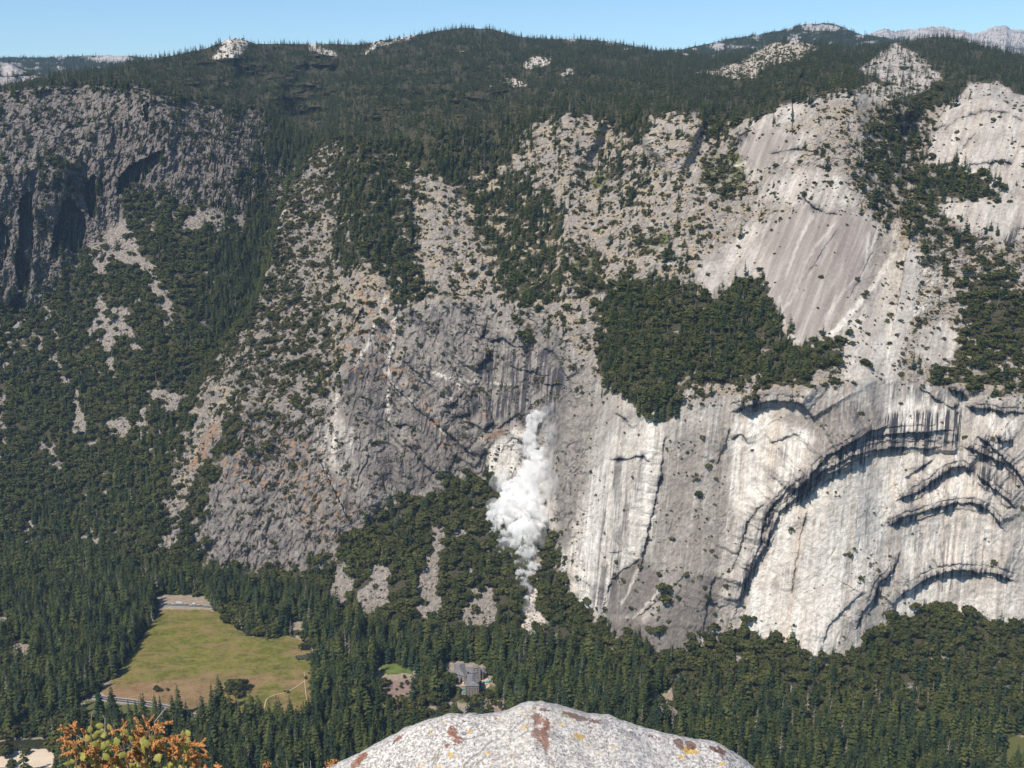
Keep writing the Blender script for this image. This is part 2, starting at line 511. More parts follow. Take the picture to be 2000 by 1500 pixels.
# ---------------------------------------------------------------- relief: ledges, roofs, corners and cracks seen on the faces
# (points, height in metres, width in px); the side to the left of travel (above, when drawn left to right) stands proud
STEPS = [
    ([(1425, 806), (1431, 803), (1456, 794), (1491, 785), (1514, 782), (1560, 787), (1581, 805), (1592, 824)], 22, 46),
    ([(1312, 790), (1327, 783), (1344, 781)], 8, 20),
    ([(1540, 975), (1563, 948), (1595, 915), (1616, 890), (1650, 872), (1687, 849), (1706, 840), (1742, 830)], 22, 34),
    ([(1540, 964), (1595, 927), (1627, 909), (1664, 890), (1696, 883), (1738, 874), (1793, 876), (1850, 872)], 14, 28),
    ([(1433, 1210), (1454, 1133), (1479, 1076), (1486, 1042), (1502, 996), (1540, 955), (1570, 925)], 13, 24),
    ([(1440, 1180), (1459, 1126), (1496, 1062), (1525, 996), (1560, 971), (1586, 948), (1616, 927), (1655, 911), (1701, 888), (1719, 879)], 16, 26),
    ([(1427, 1120), (1445, 1076), (1459, 1021), (1473, 1002), (1500, 975)], 7, 18),
    ([(1867, 886), (1867, 860), (1869, 826)], 16, 34),
    ([(1850, 757), (1857, 759), (1876, 766), (1892, 782)], 17, 30),
    ([(1793, 759), (1811, 764), (1827, 780), (1857, 795), (1876, 791)], 7, 22),
    ([(1884, 793), (1905, 797), (1931, 798), (1961, 804), (2010, 806)], 14, 26),
    ([(1700, 852), (1760, 846), (1798, 844), (1830, 842), (1866, 838)], 14, 24),
    ([(1880, 872), (1908, 881), (1947, 899), (1965, 906)], 15, 22),
    ([(1905, 849), (1931, 865), (1952, 886), (1980, 914), (2010, 955)], 16, 26),
    ([(1943, 851), (1961, 865), (1980, 858)], 14, 22),
    ([(1768, 936), (1800, 911), (1827, 893)], 7, 20),
    ([(1747, 980), (1793, 961), (1839, 927), (1857, 915), (1885, 911), (1905, 922)], 17, 26),
    ([(1905, 925), (1917, 934), (1942, 955), (1965, 973), (1988, 995)], 16, 24),
    ([(1725, 1034), (1758, 1012), (1816, 996), (1862, 982), (1899, 982), (1931, 994), (1952, 1019), (1967, 1048)], 17, 26),
    ([(1730, 1194), (1750, 1174), (1770, 1154), (1804, 1133), (1839, 1120), (1873, 1115), (1908, 1117), (1940, 1120), (1990, 1138)], 20, 30),
    ([(1669, 1234), (1687, 1195), (1706, 1170), (1719, 1136), (1745, 1113), (1761, 1069)], 11, 26),
    ([(1607, 1260), (1616, 1225), (1648, 1191), (1690, 1150)], 6, 18),
    ([(1543, 1170), (1554, 1103), (1565, 1046), (1576, 990)], 4, 14),
    ([(1248, 1125), (1254, 1092), (1270, 1017), (1279, 984), (1291, 927), (1295, 881), (1300, 838)], 9, 26),
    ([(1186, 899), (1229, 896), (1256, 890), (1272, 906)], 7, 22),
    ([(1199, 804), (1220, 817), (1235, 838)], 6, 16),
    ([(1399, 908), (1420, 856), (1428, 832)], 7, 18),
    ([(1425, 857), (1452, 848), (1461, 870)], 5, 16),
    ([(1503, 867), (1530, 855), (1551, 847), (1562, 855)], 6, 18),
    ([(1255, 1090), (1215, 1115), (1196, 1132), (1182, 1170), (1176, 1205)], -7, 50),
    ([(1375, 1235), (1380, 1180), (1392, 1135), (1400, 1118)], 7, 20),
    ([(1385, 1180), (1400, 1178), (1405, 1190)], 4, 10),
    ([(1230, 1215), (1290, 1170), (1345, 1115)], 4, 14),
    ([(1188, 1080), (1205, 1079), (1217, 1076)], 3, 10),
    # central wall
    ([(953, 670), (959, 667), (980, 659), (991, 667), (1000, 674), (1030, 677)], 11, 28),
    ([(931, 727), (944, 705), (957, 684)], 15, 22),
    ([(938, 664), (947, 640), (949, 618)], 9, 16),
    ([(866, 800), (876, 805), (892, 812), (922, 804)], 11, 24),
    ([(850, 795), (885, 791), (903, 765)], 9, 20),
    ([(920, 826), (940, 836), (968, 825)], 13, 24),
    ([(966, 840), (990, 825), (1016, 806), (1022, 830)], 9, 24),
    ([(994, 710), (1014, 722), (1053, 727)], 8, 20),
    ([(1060, 679), (1075, 684), (1087, 696), (1101, 727), (1112, 745)], 9, 26),
    ([(1060, 752), (1085, 750), (1108, 752)], 9, 20),
    ([(988, 868), (1000, 856), (1010, 857), (1025, 868)], 8, 18),
    ([(990, 890), (1000, 878), (1015, 880), (1032, 892)], 5, 14),
    ([(786, 858), (815, 890), (846, 923), (874, 921), (895, 880)], 9, 22),
    ([(925, 915), (940, 892), (949, 872)], 9, 24),
    ([(765, 832), (790, 828), (815, 834)], 8, 18),
    ([(690, 628), (697, 620), (712, 618)], 9, 12),
    ([(690, 640), (703, 606), (712, 600)], 12, 14),
    ([(883, 594), (895, 600), (910, 612)], 8, 12),
    ([(735, 715), (775, 760), (830, 810), (880, 850), (945, 905)], 10, 28),
    ([(775, 690), (810, 725), (860, 770), (905, 800)], 8, 22),
    ([(660, 770), (700, 722), (745, 685)], -12, 30),
    ([(690, 1036), (660, 975), (635, 925), (612, 880)], 12, 40),
    ([(535, 935), (548, 922), (556, 917)], 9, 14),
    ([(520, 1073), (540, 1071), (546, 1072)], 8, 12),
    ([(490, 1036), (505, 1032), (506, 1022)], 7, 12),
    ([(670, 1042), (690, 1036), (695, 1040)], 8, 14),
    ([(470, 1110), (480, 1085), (492, 1068)], 6, 14),
    ([(485, 985), (497, 970), (506, 975)], 6, 14),
    ([(755, 972), (775, 970), (790, 976)], 7, 14),
    # upper slabs and dome
    ([(1835, 262), (1870, 232), (1925, 214), (1975, 222), (2020, 250)], 5, 26),
    ([(1850, 330), (1880, 290), (1910, 250)], 5, 20), ([(1822, 262), (1832, 250), (1850, 246)], 5, 12),
    ([(1700, 118), (1740, 106), (1790, 118)], 4, 10), ([(1680, 140), (1740, 130), (1820, 146)], 4, 10),
    ([(1560, 205), (1640, 182), (1720, 178), (1800, 172)], 6, 14), ([(1560, 560), (1600, 500), (1640, 440)], 2.5, 12), ([(1655, 590), (1690, 520), (1722, 450)], 3, 12),
    ([(1640, 250), (1660, 300), (1670, 360)], 5, 18), ([(1500, 300), (1560, 290), (1620, 300)], 5, 14),
    ([(1560, 372), (1590, 404), (1612, 415), (1640, 420)], 7, 16),
    ([(1888, 322), (1930, 318), (1962, 315), (1980, 322)], 11, 22),
    ([(1960, 480), (1985, 455), (2005, 440), (2040, 420)], -14, 40),
    ([(1430, 330), (1432, 300), (1445, 262), (1470, 256)], 8, 20),
    ([(800, 500), (802, 420), (808, 350)], 18, 60),
    ([(655, 520), (662, 420), (672, 300)], 14, 40),
]
# thinner sheets peel off beside the big arches
for pts, h, w in list(STEPS):
    p0 = np.array(pts, float)
    if h >= 10 and p0[:, 0].min() > 1400 and p0[:, 1].min() > 740 and np.ptp(p0[:, 0]) > 70:
        for off, hh in ((10, 3.2), (-11, 3.0)):
            j0, j1 = rng.uniform(0, .25), rng.uniform(.75, 1)
            tt = np.linspace(j0, j1, 9) * (len(pts) - 1)
            q = np.stack([np.interp(tt, np.arange(len(pts)), p0[:, k]) for k in (0, 1)], -1)
            nrm = np.gradient(q, axis=0)
            nrm = np.stack([-nrm[:, 1], nrm[:, 0]], -1) / np.hypot(*nrm.T)[:, None]
            STEPS.append(([tuple(v) for v in q + nrm * off * rng.uniform(.7, 1.3)], hh, 14))
DEL = np.zeros((NR, NC), np.float32)
LIP = np.zeros((NR, NC), np.float32)
LIPW = np.zeros((NR, NC), np.float32)
jx = PXg + 1.8 * gn(PXg / 30, PYg / 30, 35) + 2.4 * gn(PXg / 11, PYg / 11, 31) + 1.1 * gn(PXg / 4, PYg / 4, 32)
jy = PYg + 2.0 * gn(PXg / 30, PYg / 30, 36) + 2.4 * gn(PXg / 11, PYg / 11, 33) + 1.1 * gn(PXg / 4, PYg / 4, 34)
for pts, h, w in STEPS:
    if h < 0:
        pts, h = pts[::-1], -h
        pts = [(x, y) for x, y in pts]
    p = np.array(pts)
    m = (PXg > p[:, 0].min() - 3 * w) & (PXg < p[:, 0].max() + 3 * w) & (PYg > p[:, 1].min() - 4.5 * w) & (PYg < p[:, 1].max() + 3 * w)
    if not m.any():
        continue
    d, s, a = pdist(pts, jx[m], jy[m])
    tap = sstep(0, 0.12, a) * sstep(1, 0.88, a)
    Lp = a * np.hypot(*np.diff(p, axis=0).T).sum()
    vary = np.clip(.8 + .75 * fbm(Lp / 26, Lp * 0 + h * 7.3 + p[0, 0], 3, 29), .40, 1.6) * 1.12
    tap = tap * vary
    prof = np.where(s < 0, np.exp(-(d / (1.9 * w))**1.6), 0)
    DEL[m] -= .78 * h * tap * prof
    low = np.where(s >= 0, np.exp(-(d / (0.5 * w))**2), 0)
    DEL[m] += 0.10 * h * tap * low
    LIPW[m] = np.maximum(LIPW[m], np.clip(tap * h / 11, 0, 1) * np.where(s < 0, np.exp(-d / 9), np.exp(-d / 17)))
    LIP[m] = np.maximum(LIP[m], tap * np.where(s < 0, np.exp(-d / 3.5), np.exp(-d / 2.5)))

# chimneys and caves of the left cliff: recessed panels, deepest along their sunward edge
CLEFTS = [
    [(39, 387), (50, 380), (62, 374), (68, 461), (58, 565), (36, 565), (27, 507), (36, 461)],
    [(122, 392), (138, 383), (150, 403), (170, 431), (160, 491), (147, 495), (129, 484), (115, 502), (101, 507), (100, 450), (113, 429)],
    [(166, 357), (186, 341), (187, 378), (192, 392), (184, 424), (175, 426), (166, 392)],
    [(228, 378), (230, 351), (251, 323), (271, 314), (322, 290), (320, 307), (299, 330), (283, 353), (269, 367), (245, 380)],
    [(-30, 430), (0, 427), (16, 443), (21, 475), (12, 507), (0, 535), (-30, 540)],
    [(20, 590), (46, 565), (54, 597), (45, 618), (25, 618)],
    [(192, 360), (199, 338), (202, 360), (197, 384), (193, 384)],
    [(280, 205), (290, 200), (292, 235), (284, 238)],
]
for p in CLEFTS:
    a = np.array(p)
    x0, x1 = a[:, 0].min(), a[:, 0].max()
    m = inside(p, jx, jy)
    DEL[m] += (40 + 26 * (x1 - PXg[m]) / (x1 - x0)) * np.clip(1.0 + .55 * fbm(PXg[m] / 7, PYg[m] / 40, 3, 37), .25, 1.6)

# domes: rounded swells standing in front of the forest behind them
DOMES = [
    ([(1806, 310), (1815, 262), (1850, 205), (1895, 170), (1935, 160), (2000, 156), (2150, 162), (2330, 172)], 120, 150),
    ([(1665, 140), (1690, 112), (1740, 87), (1780, 95), (1800, 120), (1850, 158)], 110, 60),
    ([(1400, 150), (1470, 112), (1510, 84), (1545, 78), (1590, 92), (1610, 105)], 110, 50),
    ([(418, 112), (430, 84), (455, 70), (482, 78), (492, 98)], 90, 34),
    ([(1003, 136), (1035, 112), (1062, 107), (1088, 112)], 60, 20),
    ([(596, 84), (622, 82), (648, 98), (668, 118)], 70, 25),
    ([(1020, 225), (1090, 212), (1150, 215), (1200, 240)], 60, 60),
    ([(1230, 260), (1290, 216), (1340, 214), (1390, 235)], 60, 60),
    ([(1410, 260), (1480, 228), (1560, 196), (1640, 168), (1700, 160)], 40, 60),
    ([(880, 108), (905, 95), (932, 92)], 40, 15),
]
for di, (pts, h, w) in enumerate(DOMES):
    p = np.array(pts)
    m = (PXg > p[:, 0].min() - w) & (PXg < p[:, 0].max() + w) & (PYg > p[:, 1].min() - w) & (PYg < p[:, 1].max() + 3 * w)
    d, s, a = pdist(pts, PXg[m] + 0.3 * (wx - PXg)[m], PYg[m] + 0.3 * (wy - PYg)[m])
    tap = 1 - sstep(0, 2.8 * w, PYg[m] - p[:, 1].max())
    if di:
        tap = tap * sstep(0, .13, a) * sstep(1, .87, a)
    k = np.clip(d / w, 0, 1)
    rise = np.sqrt(np.clip(1 - (1 - k)**2, 0, 1))
    fall = 1 - sstep(0.8, 5.0, d / w)
    DEL[m] -= h * tap * np.where(s >= 0, (0.12 + 0.88 * rise) * fall, 0)

# ---------------------------------------------------------------- natural roughness along the fall line
SH = np.interp(PXg, [900, 1200, 1600, 2000], [0.05, 0.10, 0.12, 0.10]).astype(np.float32)
Uf = U - SH * S * 1.0
amp_wall = wall_s * (0.45 + 0.55 * (1 - ARCHW)) * (1 - 0.8 * slab)
rel = np.zeros((NR, NC), np.float32)
rel += amp_wall * W * (2.2 * fbm(Uf / 34, S / 90, 4, 40) + 1.5 * (1 - .7 * ARCHW) * ridged(Uf / 15, S / 60, 3, 45))
rel += wall_s * W * (1 - 0.6 * ARCHW) * (2.4 * fbm((U + 0.8 * S) / 22, (S - 0.5 * U) / 45, 4, 51) * (1 + 0.9 * NOSE))
# broad faceted blocks: stepped noise gives flat faces with sharp breaks
blk = fbm((U + 0.35 * S) / 70, (S - 0.2 * U) / 85, 3, 55)
rel += (wall_s * (1 - 0.75 * ARCHW) + 0.7 * MIDS) * W * 5.0 * (np.floor(blk * 3.0 + 0.5 * gn(U / 30, S / 30, 58)) / 3.0)
blk2 = fbm((U - 0.3 * S) / 24, S / 30, 2, 66)
rel += (wall_s * (1 - 0.7 * ARCHW)) * W * 2.4 * np.floor(blk2 * 2.5) / 2.5
rel += MIDS * (1.6 * fbm(U / 60, S / 60, 3, 61) + 2.8 * ridged(U / 26, S / 20, 4, 63) + 1.1 * ridged(U / 8, S / 7, 2, 65))
rel += slab * (0.6 * fbm((U + 0.5 * S) / 14, (S - 0.5 * U) / 120, 3, 71))
rel += talus_s * (3.0 * fbm(U / 50, S / 80, 3, 75) + 1.0 * ridged(U / 6, S / 6, 2, 77))
# the left massif: strong vertical ribs and gullies
rel += ROUGH_L * (9 * ridged((U + 0.12 * S) / 75, S / 260, 3, 81) + 6 * fbm(U / 30, S / 55, 4, 85) + 3.5 * ridged((U - 0.2 * S) / 17, S / 34, 3, 88)
                  + 3.0 * np.floor(2.2 * fbm(U / 40, S / 46, 2, 90)))
rel += W * NOSE * (5 * ridged((U - 0.4 * S) / 48, S / 70, 3, 95))
rel *= np.interp(PYg, [60, 160, 260], [0.0, 0.4, 1.0])
# more fracture on the left massif
rel += ROUGH_L * (3.5 * np.floor(2.0 * fbm(U / 16, S / 60, 2, 541)) + 2.2 * ridged(U / 8, S / 22, 2, 543))
fine = gn(U / 4.5, S / 5.0, 99) + 0.7 * gn(U / 2.6, S / 3.0, 98)
rel += fine * (0.35 * wall_s * W + 0.9 * ROUGH_L + 0.6 * MIDS) * (1 - 0.7 * slab) * (1 - 0.5 * ARCHW)
# joints and cracks: thin wandering grooves in the rock
def joints(u, v, thin, seed):
    q = fbm(u, v, 3, seed)
    g = np.abs(np.gradient(q, axis=1)) + np.abs(np.gradient(q, axis=0)) + 1e-4
    return np.exp(-(q / (thin * g + .004))**2)


near_l = np.clip(3200 / Yg, .6, 1.5)
ck1 = joints((U + .25 * S) / 110, (S - .6 * U) / 150, .9, 501)
ck2 = joints((U - .15 * S) / 46, S / 120, .8, 505)
ck3 = joints(U / 38 + .2 * S / 38, (S + .5 * U) / 34, .7, 509)
ckm = gn(U / 70, S / 70, 512)
crack = (np.maximum(ck1 * .8, ck3 * sstep(-.1, .4, ckm)) * (wall_s * (1 - .9 * ARCHW) + .4 * MIDS) + ck2 * sstep(-.2, .4, -ckm) * wall_s * (.9 - .6 * ARCHW)) * W * (1 - .8 * slab)
crack = np.clip(crack + ROUGH_L * np.maximum(ck2, ck3 * .6), 0, 1).astype(np.float32) * (1 - floor_)
rel += crack * 3.2
# the tall wall: broad shallow swells and long vertical grooves
rel += ARCHW * (1 - slab) * (1.8 * fbm(Uf / 70, S / 210, 3, 521) + (.15 + .9 * sstep(0, .5, gn(U / 90, S / 160, 531))) * ridged(Uf / 22, S / 190, 3, 525) + .5 * fbm((U + .7 * S) / 16, (S - .6 * U) / 9, 3, 529))
DEL += rel * (1 - floor_)
Yg2 = Yg + DEL
fl_Y = -EYE / slope_s(PYg)
Yg2 = np.where((floor_ > .5) & (np.abs(Yg2 - fl_Y) < 3), fl_Y, Yg2)
Xw, Zw = RX * Yg2, EYE + RZ * Yg2
PXf, PYf = PXg, PYg
# ---------------------------------------------------------------- cover: which ground carries what
C_con = np.zeros((NR, NC), np.float32)
C_oak = np.zeros((NR, NC), np.float32)
C_shr = np.zeros((NR, NC), np.float32)
n_big = fbm(Xw / 90, (Yg + Zw) / 90, 3, 201)
n_mid = fbm(Xw / 34, (Yg + Zw) / 34, 3, 205)


def zone(poly, c=None, o=None, s=None, blur=2, warp=1.0):
    m = area([poly], blur, warp)
    for arr, v in ((C_con, c), (C_oak, o), (C_shr, s)):
        if v is not None:
            arr[:] = arr * (1 - m) + v * m
    return m


# background values by ground type
C_con += floor_ * 1.0
C_oak += floor_ * 0.75 * sstep(-.3, .5, n_big)
C_oak += talus * 0.9
C_con += talus * 0.12
C_con += plateau * 1.0
C_shr += upper * W * 0.42
C_con += upper * W * 0.05
C_shr += wall * W * 0.16 * (1 - ARCHW) + wall * W * ARCHW * 0.012
C_shr += isL * (wall * 0.28 + upper * 0.55)
C_con += isL * (upper * 0.10 + wall * 0.03)

# plateau forest: its lower edge wanders
FOREST_TOP = [(-320, 120), (-320, 183), (0, 176), (100, 160), (180, 160), (290, 166), (330, 186), (430, 203), (500, 205), (535, 222), (560, 262), (590, 300), (612, 285), (640, 262),
              (700, 266), (740, 280), (800, 320), (850, 345), (900, 350), (960, 335), (1010, 300), (1040, 235), (1110, 207), (1180, 215), (1205, 270),
              (1225, 290), (1250, 252), (1290, 216), (1340, 214), (1375, 235), (1385, 285), (1410, 262), (1440, 235), (1500, 215), (1560, 195), (1640, 165),
              (1668, 140), (1690, 112), (1740, 86), (1790, 94), (1815, 130), (1855, 152), (1862, 178), (1895, 163), (1935, 158), (1970, 168), (2010, 196), (2330, 240), (2330, 40), (1500, 20), (900, 20)]
zone(FOREST_TOP, 1.0, 0.0, 0.1)
zone([(-320, 100), (-320, 190), (-60, 186), (40, 168), (110, 155), (60, 140), (0, 150)], 0.25, 0, 0.5)
# bare knobs on the plateau
KNOBS = [([(1318, 152), (1360, 142), (1410, 135), (1470, 107), (1512, 82), (1550, 76), (1600, 92), (1575, 112), (1540, 125), (1500, 140), (1450, 158), (1420, 150), (1380, 150)], .16),
         ([(416, 120), (424, 90), (450, 67), (482, 72), (492, 92), (470, 112), (445, 122)], .22),
         ([(596, 80), (625, 80), (650, 96), (672, 118), (640, 114), (610, 108)], .35),
         ([(700, 112), (735, 80), (790, 66), (850, 60), (830, 72), (770, 84), (725, 106)], .35),
         ([(1003, 138), (1035, 110), (1062, 106), (1085, 110), (1075, 124), (1035, 142)], .2),
         ([(950, 62), (985, 52), (1005, 62), (975, 66)], .4),
         ([(885, 108), (905, 96), (932, 92), (915, 104)], .3),
         ([(975, 150), (1000, 148), (1030, 168), (1010, 172)], .35),
         ([(945, 168), (958, 160), (968, 170), (950, 178)], .35),
         ([(1088, 148), (1110, 132), (1130, 140), (1105, 160)], .4),
         ([(1182, 78), (1210, 84), (1235, 96), (1205, 95)], .4),
         ([(1150, 115), (1200, 128), (1250, 130), (1230, 138), (1170, 128)], .55),
         ([(1310, 95), (1350, 102), (1345, 110), (1312, 106)], .5),
         ([(1635, 88), (1660, 82), (1672, 88), (1650, 92)], .4),
         ([(200, 128), (260, 118), (300, 112), (270, 124)], .4), ([(400, 120), (440, 122), (430, 128)], .3),
         ([(1040, 72), (1120, 72), (1190, 78), (1120, 80)], .55)]
knob = np.zeros((NR, NC), np.float32)
for k, v in KNOBS:
    knob = np.maximum(knob, zone(k, v * 0.6, 0, 0.45, 2))
zone(SLABS[5], .15, 0, .15)
zone(SLABS[6], .14, 0, .1)
zone(SLABS[3], .004, 0, .03, 1)
# left massif
zone([(0, 182), (100, 168), (180, 168), (300, 190), (330, 200), (300, 235), (200, 245), (130, 330), (0, 345)], .05, 0, .5)
zone([(330, 195), (430, 205), (530, 215), (560, 260), (580, 330), (555, 385), (500, 400), (440, 330), (380, 290), (320, 280), (300, 230)], .07, 0.0, .9)
zone([(240, 380), (300, 370), (340, 440), (300, 480), (260, 470)], 0, .8, .5)
zone([(65, 330), (130, 300), (165, 330), (160, 380), (120, 395), (70, 375)], .1, .2, .9)
zone([(165, 500), (260, 460), (330, 480), (430, 400), (470, 470), (480, 640), (400, 740), (340, 880), (325, 1010), (370, 1060), (412, 1122), (300, 1150),
      (-320, 1150), (-320, 640), (0, 660), (60, 605), (120, 560)], .14, .95, .3, 3)
zone([(-30, 560), (20, 600), (60, 620), (40, 720), (0, 760), (-30, 760)], .05, .5, .3)
zone([(350, 395), (430, 380), (520, 250), (560, 300), (540, 420), (470, 480), (400, 470)], .12, .10, .9, 3)
zone([(420, 470), (500, 420), (540, 395), (528, 480), (500, 585), (440, 665), (400, 690), (390, 620), (420, 540)], 1.1, .1, .2, 3)
zone([(330, 790), (385, 740), (350, 860), (290, 960), (230, 1040), (140, 1080), (150, 1030), (240, 920), (290, 860)], .6, .6, .2, 4)
zone([(535, 225), (560, 262), (590, 300), (575, 340), (545, 330), (520, 260)], .8, 0, .4)
zone([(30, 1020), (150, 1000), (250, 1060), (300, 1140), (0, 1150)], .5, .6, .2, 6)
# buttress
zone([(480, 630), (520, 540), (560, 390), (600, 305), (640, 264), (670, 300), (655, 520), (640, 600), (665, 700), (655, 760), (600, 790), (520, 800), (470, 800), (400, 750)], .03, .10, 1.7, 3)
zone([(600, 420), (655, 420), (640, 560), (600, 600)], 0, 0, .8, 3)
zone([(445, 830), (480, 780), (560, 760), (640, 800), (640, 850), (560, 850), (600, 900), (560, 960), (480, 900)], 0, .06, 1.1, 3)
zone([(470, 930), (560, 900), (680, 1000), (720, 1060), (600, 1020), (480, 1000)], 0, 0, .35, 4)
zone([(405, 960), (440, 900), (480, 790), (440, 820), (410, 880), (370, 960), (345, 1040), (375, 1060)], .05, .9, .4, 2)
zone([(390, 760), (470, 740), (440, 800), (395, 810)], 0, .1, .25, 2)
zone([(655, 265), (700, 270), (800, 310), (806, 350), (800, 470), (770, 545), (700, 520), (664, 530), (665, 400)], .75, .2, .4, 2)
zone([(765, 480), (800, 470), (812, 550), (850, 560), (830, 590), (790, 590), (775, 660), (765, 560)], .25, .6, .5, 2)
zone([(640, 560), (700, 560), (680, 760), (650, 780), (655, 660)], 0, .2, .45, 3)
zone([(670, 540), (750, 540), (760, 640), (690, 740)], 0, 0.02, .32, 3)
zone([(800, 350), (870, 360), (960, 450), (960, 530), (880, 520), (830, 560), (810, 480)], .02, .02, .45, 3)
zone([(880, 340), (1000, 330), (1080, 360), (1110, 480), (1120, 560), (1040, 600), (990, 590), (950, 500), (900, 410)], .62, .05, .5, 4)
zone([(990, 500), (1050, 500), (1060, 590), (1000, 595)], .5, .3, .4, 3)
zone([(1100, 480), (1170, 500), (1170, 580), (1120, 560)], .35, .3, .8, 4)
zone([(830, 560), (960, 530), (990, 590), (1080, 600), (1100, 680), (1000, 600), (880, 590)], .05, .05, .6, 3)
zone([(1040, 240), (1190, 230), (1240, 320), (1200, 420), (1110, 420), (1060, 330)], .14, 0, .5, 3)
zone([(1150, 310), (1210, 330), (1200, 400), (1150, 370)], .12, 0, .9, 4)
zone([(1205, 270), (1250, 270), (1270, 350), (1250, 420), (1210, 380)], .45, 0, .6, 3)
zone([(1385, 280), (1440, 290), (1465, 330), (1440, 380), (1380, 400), (1360, 350)], .05, .05, 1.5, 4)
zone([(1230, 450), (1310, 450), (1310, 490), (1240, 500)], .05, .1, 1.3, 4)
zone([(1290, 420), (1350, 430), (1360, 520), (1300, 540)], .15, 0.05, .5, 4)
# shelf forest
zone([(1160, 600), (1230, 540), (1300, 548), (1400, 598), (1435, 550), (1470, 520), (1500, 562), (1530, 662), (1580, 682), (1635, 664), (1640, 715), (1560, 738),
      (1450, 745), (1340, 740), (1300, 775), (1312, 818), (1290, 815), (1262, 815), (1240, 770), (1180, 760), (1172, 690)], .75, .75, .3, 1)
zone([(1300, 775), (1340, 742), (1560, 738), (1640, 720), (1640, 752), (1450, 775), (1330, 790)], .05, .12, .6, 2)
zone([(1015, 625), (1035, 620), (1050, 655), (1030, 665)], 0, 1, .5, 1)
zone([(1090, 590), (1170, 600), (1170, 720), (1120, 670)], .03, .1, .5, 3)
# right valley and dome feet
zone([(1700, 225), (1790, 190), (1850, 165), (1820, 215), (1800, 290), (1812, 330), (1880, 332), (1945, 362), (1962, 380), (1832, 397), (1842, 425), (1905, 455),
      (1950, 478), (1900, 515), (1850, 545), (1800, 490), (1720, 430), (1680, 360), (1670, 280)], .34, .08, .9, 2)
zone([(1740, 230), (1800, 210), (1790, 300), (1730, 330)], .5, .1, .9, 4)
zone([(1810, 338), (1870, 330), (1950, 366), (1935, 384), (1820, 382)], 1.0, .2, .4, 1)
zone([(1872, 560), (1950, 505), (1962, 520), (2000, 580), (2330, 600), (2330, 780), (1960, 770), (1840, 745), (1800, 735), (1860, 700), (1880, 640)], .12, .5, .8, 2)
zone([(1880, 560), (1950, 520), (1990, 600), (2000, 700), (1900, 680)], .25, .9, .5, 3)
zone([(1480, 250), (1640, 220), (1690, 260), (1670, 390), (1560, 400), (1500, 340), (1560, 290)], .07, 0, .30, 3)
zone([(1640, 640), (1660, 480), (1760, 420), (1860, 560), (1790, 640), (1760, 740), (1650, 740)], .01, 0.03, .22, 3)
zone([(1755, 620), (1830, 600), (1830, 660), (1790, 680), (1760, 730)], 0, .05, .6, 2)
for k in range(3):
    zone(SLABS[k], .0, 0, .012, 1, .5)
zone(SLABS[4], .0, 0, .03, 1, .5)
zone(SLABS[7], .0, .01, .14, 3)
zone(SLABS[8], .02, 0, .16, 3)
zone(SLABS[9], .04, 0, .10, 2)
zone(SLABS[10], .0, 0, .05, 1)
# bushes on the tall wall
zone([(1320, 840), (1400, 830), (1430, 900), (1400, 1000), (1420, 1100), (1300, 1180), (1260, 1100), (1300, 950)], 0, .01, .12, 4)
zone([(1060, 780), (1150, 780), (1160, 1000), (1090, 1040), (1080, 900)], 0, 0, .05, 4)
zone([(1170, 1120), (1260, 1090), (1300, 1130), (1400, 1110), (1380, 1230), (1300, 1290), (1200, 1230)], 0, .03, .10, 4)
zone([(1690, 1040), (1730, 1030), (1730, 1120), (1660, 1180), (1640, 1140)], 0, 0, .12, 3)
# talus under the walls
zone([(700, 1030), (770, 988), (850, 962), (950, 938), (975, 940), (985, 1000), (1000, 1100), (1020, 1180), (1030, 1235), (950, 1235), (800, 1215), (650, 1160), (640, 1115)], .05, 1.0, .3, 2)
zone([(1052, 1050), (1083, 1052), (1093, 1150), (1150, 1200), (1160, 1240), (1060, 1215), (1045, 1120)], .05, 1.1, .3, 1)
zone([(1340, 1300), (1418, 1238), (1468, 1240), (1530, 1265), (1580, 1294), (1640, 1296), (1680, 1274), (1722, 1234), (1800, 1199), (1850, 1190), (1900, 1206), (1960, 1230),
      (2330, 1240), (2330, 1390), (1900, 1390), (1300, 1390)], .14, 1.1, .2, 1)
zone([(1300, 1390), (1340, 1330), (2330, 1340), (2330, 1420), (1300, 1420)], .5, .7, .2, 8)
zone([(1185, 1245), (1230, 1255), (1300, 1290), (1300, 1340), (1180, 1320)], .5, .9, .2, 3)
